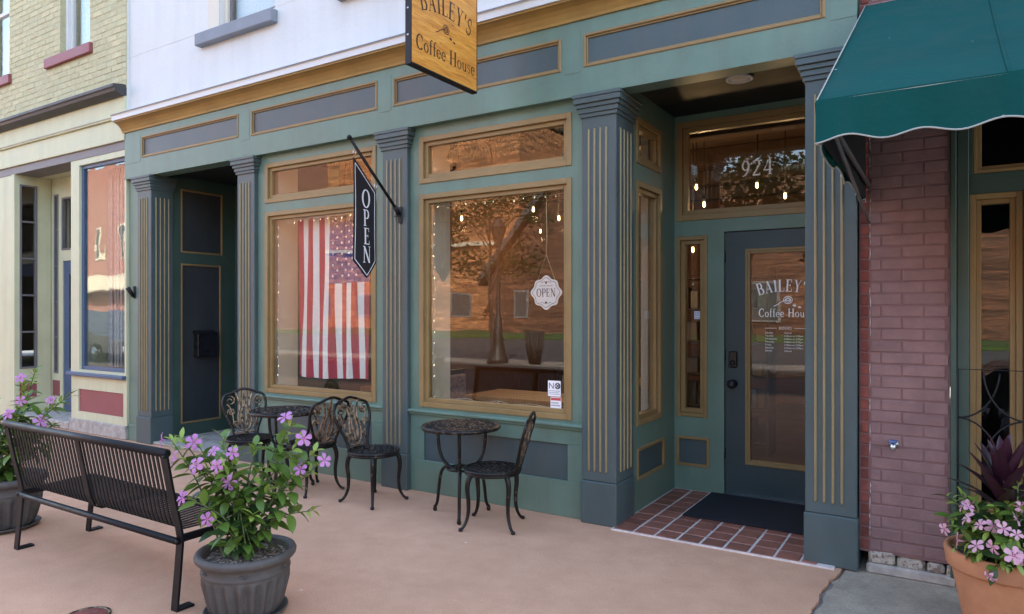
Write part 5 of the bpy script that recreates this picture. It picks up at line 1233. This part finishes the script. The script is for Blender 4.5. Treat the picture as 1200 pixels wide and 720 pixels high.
build('wall', MB().prism([(-28, -.2), (-28, 4), (-21, 12), (-14, 4), (-14, -.2)], lambda u, v, d: (u, d, v), -37, -50), 'dark_shade_brick', gb)
mb = MB(); mb.prism([(-28.6, 3.4), (-28.6, 4.0), (-21, 12.7), (-13.4, 4.0), (-13.4, 3.4), (-21, 12.0)], lambda u, v, d: (u, d, v), -36.2, -50.5); build('roof', mb, 'roof_dark', gb)
for x in (-26, -22, -18): o = build('window', MB().box(x, x + 1.2, -36.99, -36.9, 1.0, 3.0, .03), 'grey_frame', gb); build('pane', MB().box(x + .15, x + 1.05, -36.895, -36.89, 1.15, 2.85, 0), 'roof_dark', o)
lb2 = thing('low_brick_building', (6, -40, 0), 'low shade toned brick block across the street from the shop door', 'building')
build('wall', MB().box(-13, 27, -50, -38, -.2, 10, 0), 'dark_shade_brick', lb2); build('parapet', MB().box(-13.2, 27.2, -50.2, -37.8, 10, 10.4, .05), 'roof_dark', lb2)
for x in range(-11, 25, 5): o = build('window', MB().box(x, x + 2.2, -37.99, -37.9, .8, 3.4, .03), 'grey_frame', lb2); build('pane', MB().box(x + .15, x + 2.05, -37.895, -37.89, .95, 3.25, 0), 'roof_dark', o)
o2 = thing('red_brick_building', (-64, -30, 0), 'red brick storefront building with cream windows across the street', 'building')
build('wall', MB().box(-86, -48, -42, -30, -.2, 15, 0), 'red_facade', o2)
build('storefront', MB().box(-86, -48, -29.9, -29.6, 3.6, 4.7, .05).box(-86, -48, -29.6, -28.3, 3.3, 3.6, .05), 'facade_cream', o2)
for k in range(9):
    x = -84 + k * 4; mb = MB(); mb.box(x, x + 1.4, -29.99, -29.85, 6.2, 9.4, .04); o = build('window', mb, 'facade_cream', o2); build('pane', MB().box(x + .2, x + 1.2, -29.845, -29.84, 6.4, 9.2, 0), 'roof_dark', o)
    mb = MB(); mb.box(x - .5, x + .1, -29.99, -29.7, -.1, 3.3, .05); build('column', mb, 'red_facade', o2)
o3 = thing('plain_brick_building', (46, -38, 0), 'plain orange brick building further along across the street', 'building')
build('wall', MB().box(28, 80, -50, -36, -.2, 9, 0), 'far_brick', o3); build('parapet', MB().box(27.8, 80.2, -50.2, -35.8, 9, 9.4, .05), 'facade_cream', o3)

o4 = thing('horizon_block_building', (-120, -34, 0), 'long tan brick building added far down the opposite side to block low sky light', 'building')  # extra building, added to cut sky light near the horizon
build('wall', MB().box(-170, -88, -46, -32, -.2, 13, 0), 'far_brick', o4); build('parapet', MB().box(-170.2, -87.8, -46.2, -31.8, 13, 13.4, .05), 'facade_cream', o4)
lp = thing('street_lamp', (-11.25, -12.5, -.03), 'cast iron street lamp with fluted base on the median', 'street lamp')
build('post', MB().lathe([(.30, 0), (.30, .12), (.24, .2), (.22, .5), (.17, .62), (.19, .70), (.13, .9), (.10, 1.3), (.06, 1.4), (.045, 3.3), (.08, 3.36), (.04, 3.45)], (-11.25, -12.5, -.03), 20, mod=lambda i, a: .012 * sin(a * 10) if 3 <= i <= 8 else 0), 'lamp_iron', lp)
build('lantern', MB().lathe([(.10, 3.45), (.20, 3.95), (.22, 3.98), (.10, 4.2), (.03, 4.32)], (-11.25, -12.5, -.03), 8, smooth=False), 'lamp_iron', lp)
bn2 = thing('litter_bin', (-10.2, -12.8, -.03), 'tapered dark slatted litter bin on the median', 'bin')
for k in range(18):
    a = 2 * pi * k / 18; build('slat', MB().tube([(-10.2 + .16 * cos(a), -12.8 + .16 * sin(a), -.02), (-10.2 + .24 * cos(a), -12.8 + .24 * sin(a), .92)], .026, 5), 'lamp_iron', bn2)
build('liner', MB().lathe([(.14, .0), (.22, .88), (.19, .88), (.12, .02)], (-10.2, -12.8, -.03), 20, cap=False), 'cable', bn2)
def tree(loc, H, cr, label, seed, n=5200):
    r = random.Random(seed); x, y, z0 = loc; t = thing('street_tree', loc, label, 'tree', 'street trees'); tb_ = MB(); h0 = H * .42
    tb_.tube(arc_pts([(x, y, z0), (x + .05, y, z0 + h0 * .5), (x - .03, y + .03, z0 + h0), (x, y, z0 + H * .8)], 5), [lerp(.05, .015, i / 15) for i in range(16)], 8)
    cl = []
    for k in range(16):
        a = k * 2.4; rr_ = cr * r.uniform(.35, .9); zc = z0 + lerp(h0 * 1.05, H * .95, r.random()); c = Vector((x + rr_ * cos(a), y + rr_ * sin(a), zc)); cl.append((c, r.uniform(.3, .5) * cr)); tb_.tube(arc_pts([(x, y, zc - .5 * rr_ - .2), tuple(c.lerp(Vector((x, y, zc)), .5)), tuple(c)], 4), [lerp(.02, .007, i / 8) for i in range(9)], 5)
    build('trunk', tb_, 'bark', t); mb = MB()
    for _ in range(n):
        c, q = r.choice(cl); v = Vector((r.gauss(0, 1), r.gauss(0, 1), r.gauss(0, .8))).normalized() * q * r.random() ** .45; p = c + v
        a = Vector((r.uniform(-1, 1), r.uniform(-1, 1), r.uniform(-1, .4))).normalized(); b = a.orthogonal().normalized(); s_ = r.uniform(.05, .09); mb.add([p, p + a * s_ + b * s_ * .45, p + a * s_ * 2, p + a * s_ - b * s_ * .45], [(0, 1, 2, 3)])
    build('crown', mb, 'tree_leaf', t, fixn=False)
tree((-12.0, -13.2, -.03), 6.2, 1.75, 'airy street tree beside the lamp on the median', 4, 3000); tree((-3.55, -7.6, -.19), 6.6, 2.1, 'street tree at the kerb opposite the shop door', 6, 7500)
def car(loc, rot, paint_, label):
    t = thing('parked_car', (0, 0, 0), label, 'car', 'cars parked in the street')
    body = [(-2.3, .35), (-2.33, .75), (-2.2, .98), (-1.2, 1.02), (1.05, 1.0), (2.05, .92), (2.3, .72), (2.32, .38)]
    mb = MB(); mb.prism(body, lambda u, v, d: (u, d, v), -.9, .9); build('body', mb, paint_, t)
    mb = MB(); cab = [(-2.15, .985), (-1.95, 1.62), (-1.6, 1.70), (.1, 1.70), (.95, 1.01)]; mb.prism(cab, lambda u, v, d: (u, d * (1 - .14 * (v - 1)), v), -.84, .84); cb_ = build('cabin', mb, paint_, t)
    for s_ in (-1, 1):
        for (q0, q1, q2, q3) in ((-1.9, -1.75, -1.2, -1.2), (-1.1, -1.1, -.35, -.35), (-.25, -.25, .12, .72)):
            y = s_ * .80; mb = MB(); mb.prism([(q0, 1.08), (q1, 1.56), (q2, 1.58), (q3, 1.08)], lambda u, v, d: (u, s_ * (.842 * (1 - .14 * (v - 1)) + d), v), 0, .006); build('side_window', mb, 'glass_dark' if False else 'cable', cb_)
    for x in (-1.45, 1.42):
        for s_ in (-.82, .82):
            o = build('wheel', MB().tube([(x, s_ - .1, .34), (x, s_ + .1, .34)], .34, 20), 'tyre', t); build('rim', MB().tube([(x, s_ + (.101 if s_ > 0 else -.101), .34), (x, s_ + (.115 if s_ > 0 else -.115), .34)], .21, 14), 'chrome', o)
    for s_ in (-.62, .62): build('headlight', MB().box(2.24, 2.33, s_ - .16, s_ + .16, .66, .80, .02), 'lace', t); build('tail_light', MB().box(-2.345, -2.25, s_ - .14, s_ + .14, .72, .95, .02), 'sticker_red', t)
    t.location = loc; t.rotation_euler = (0, 0, rot)
car((-24.4, -8.0, -.19), 0, 'car_silver', 'silver parked car seen reflected in the cream shop window'); car((2.6, -7.6, -.19), pi, 'car_dark', 'black parked car seen reflected in the right hand window')
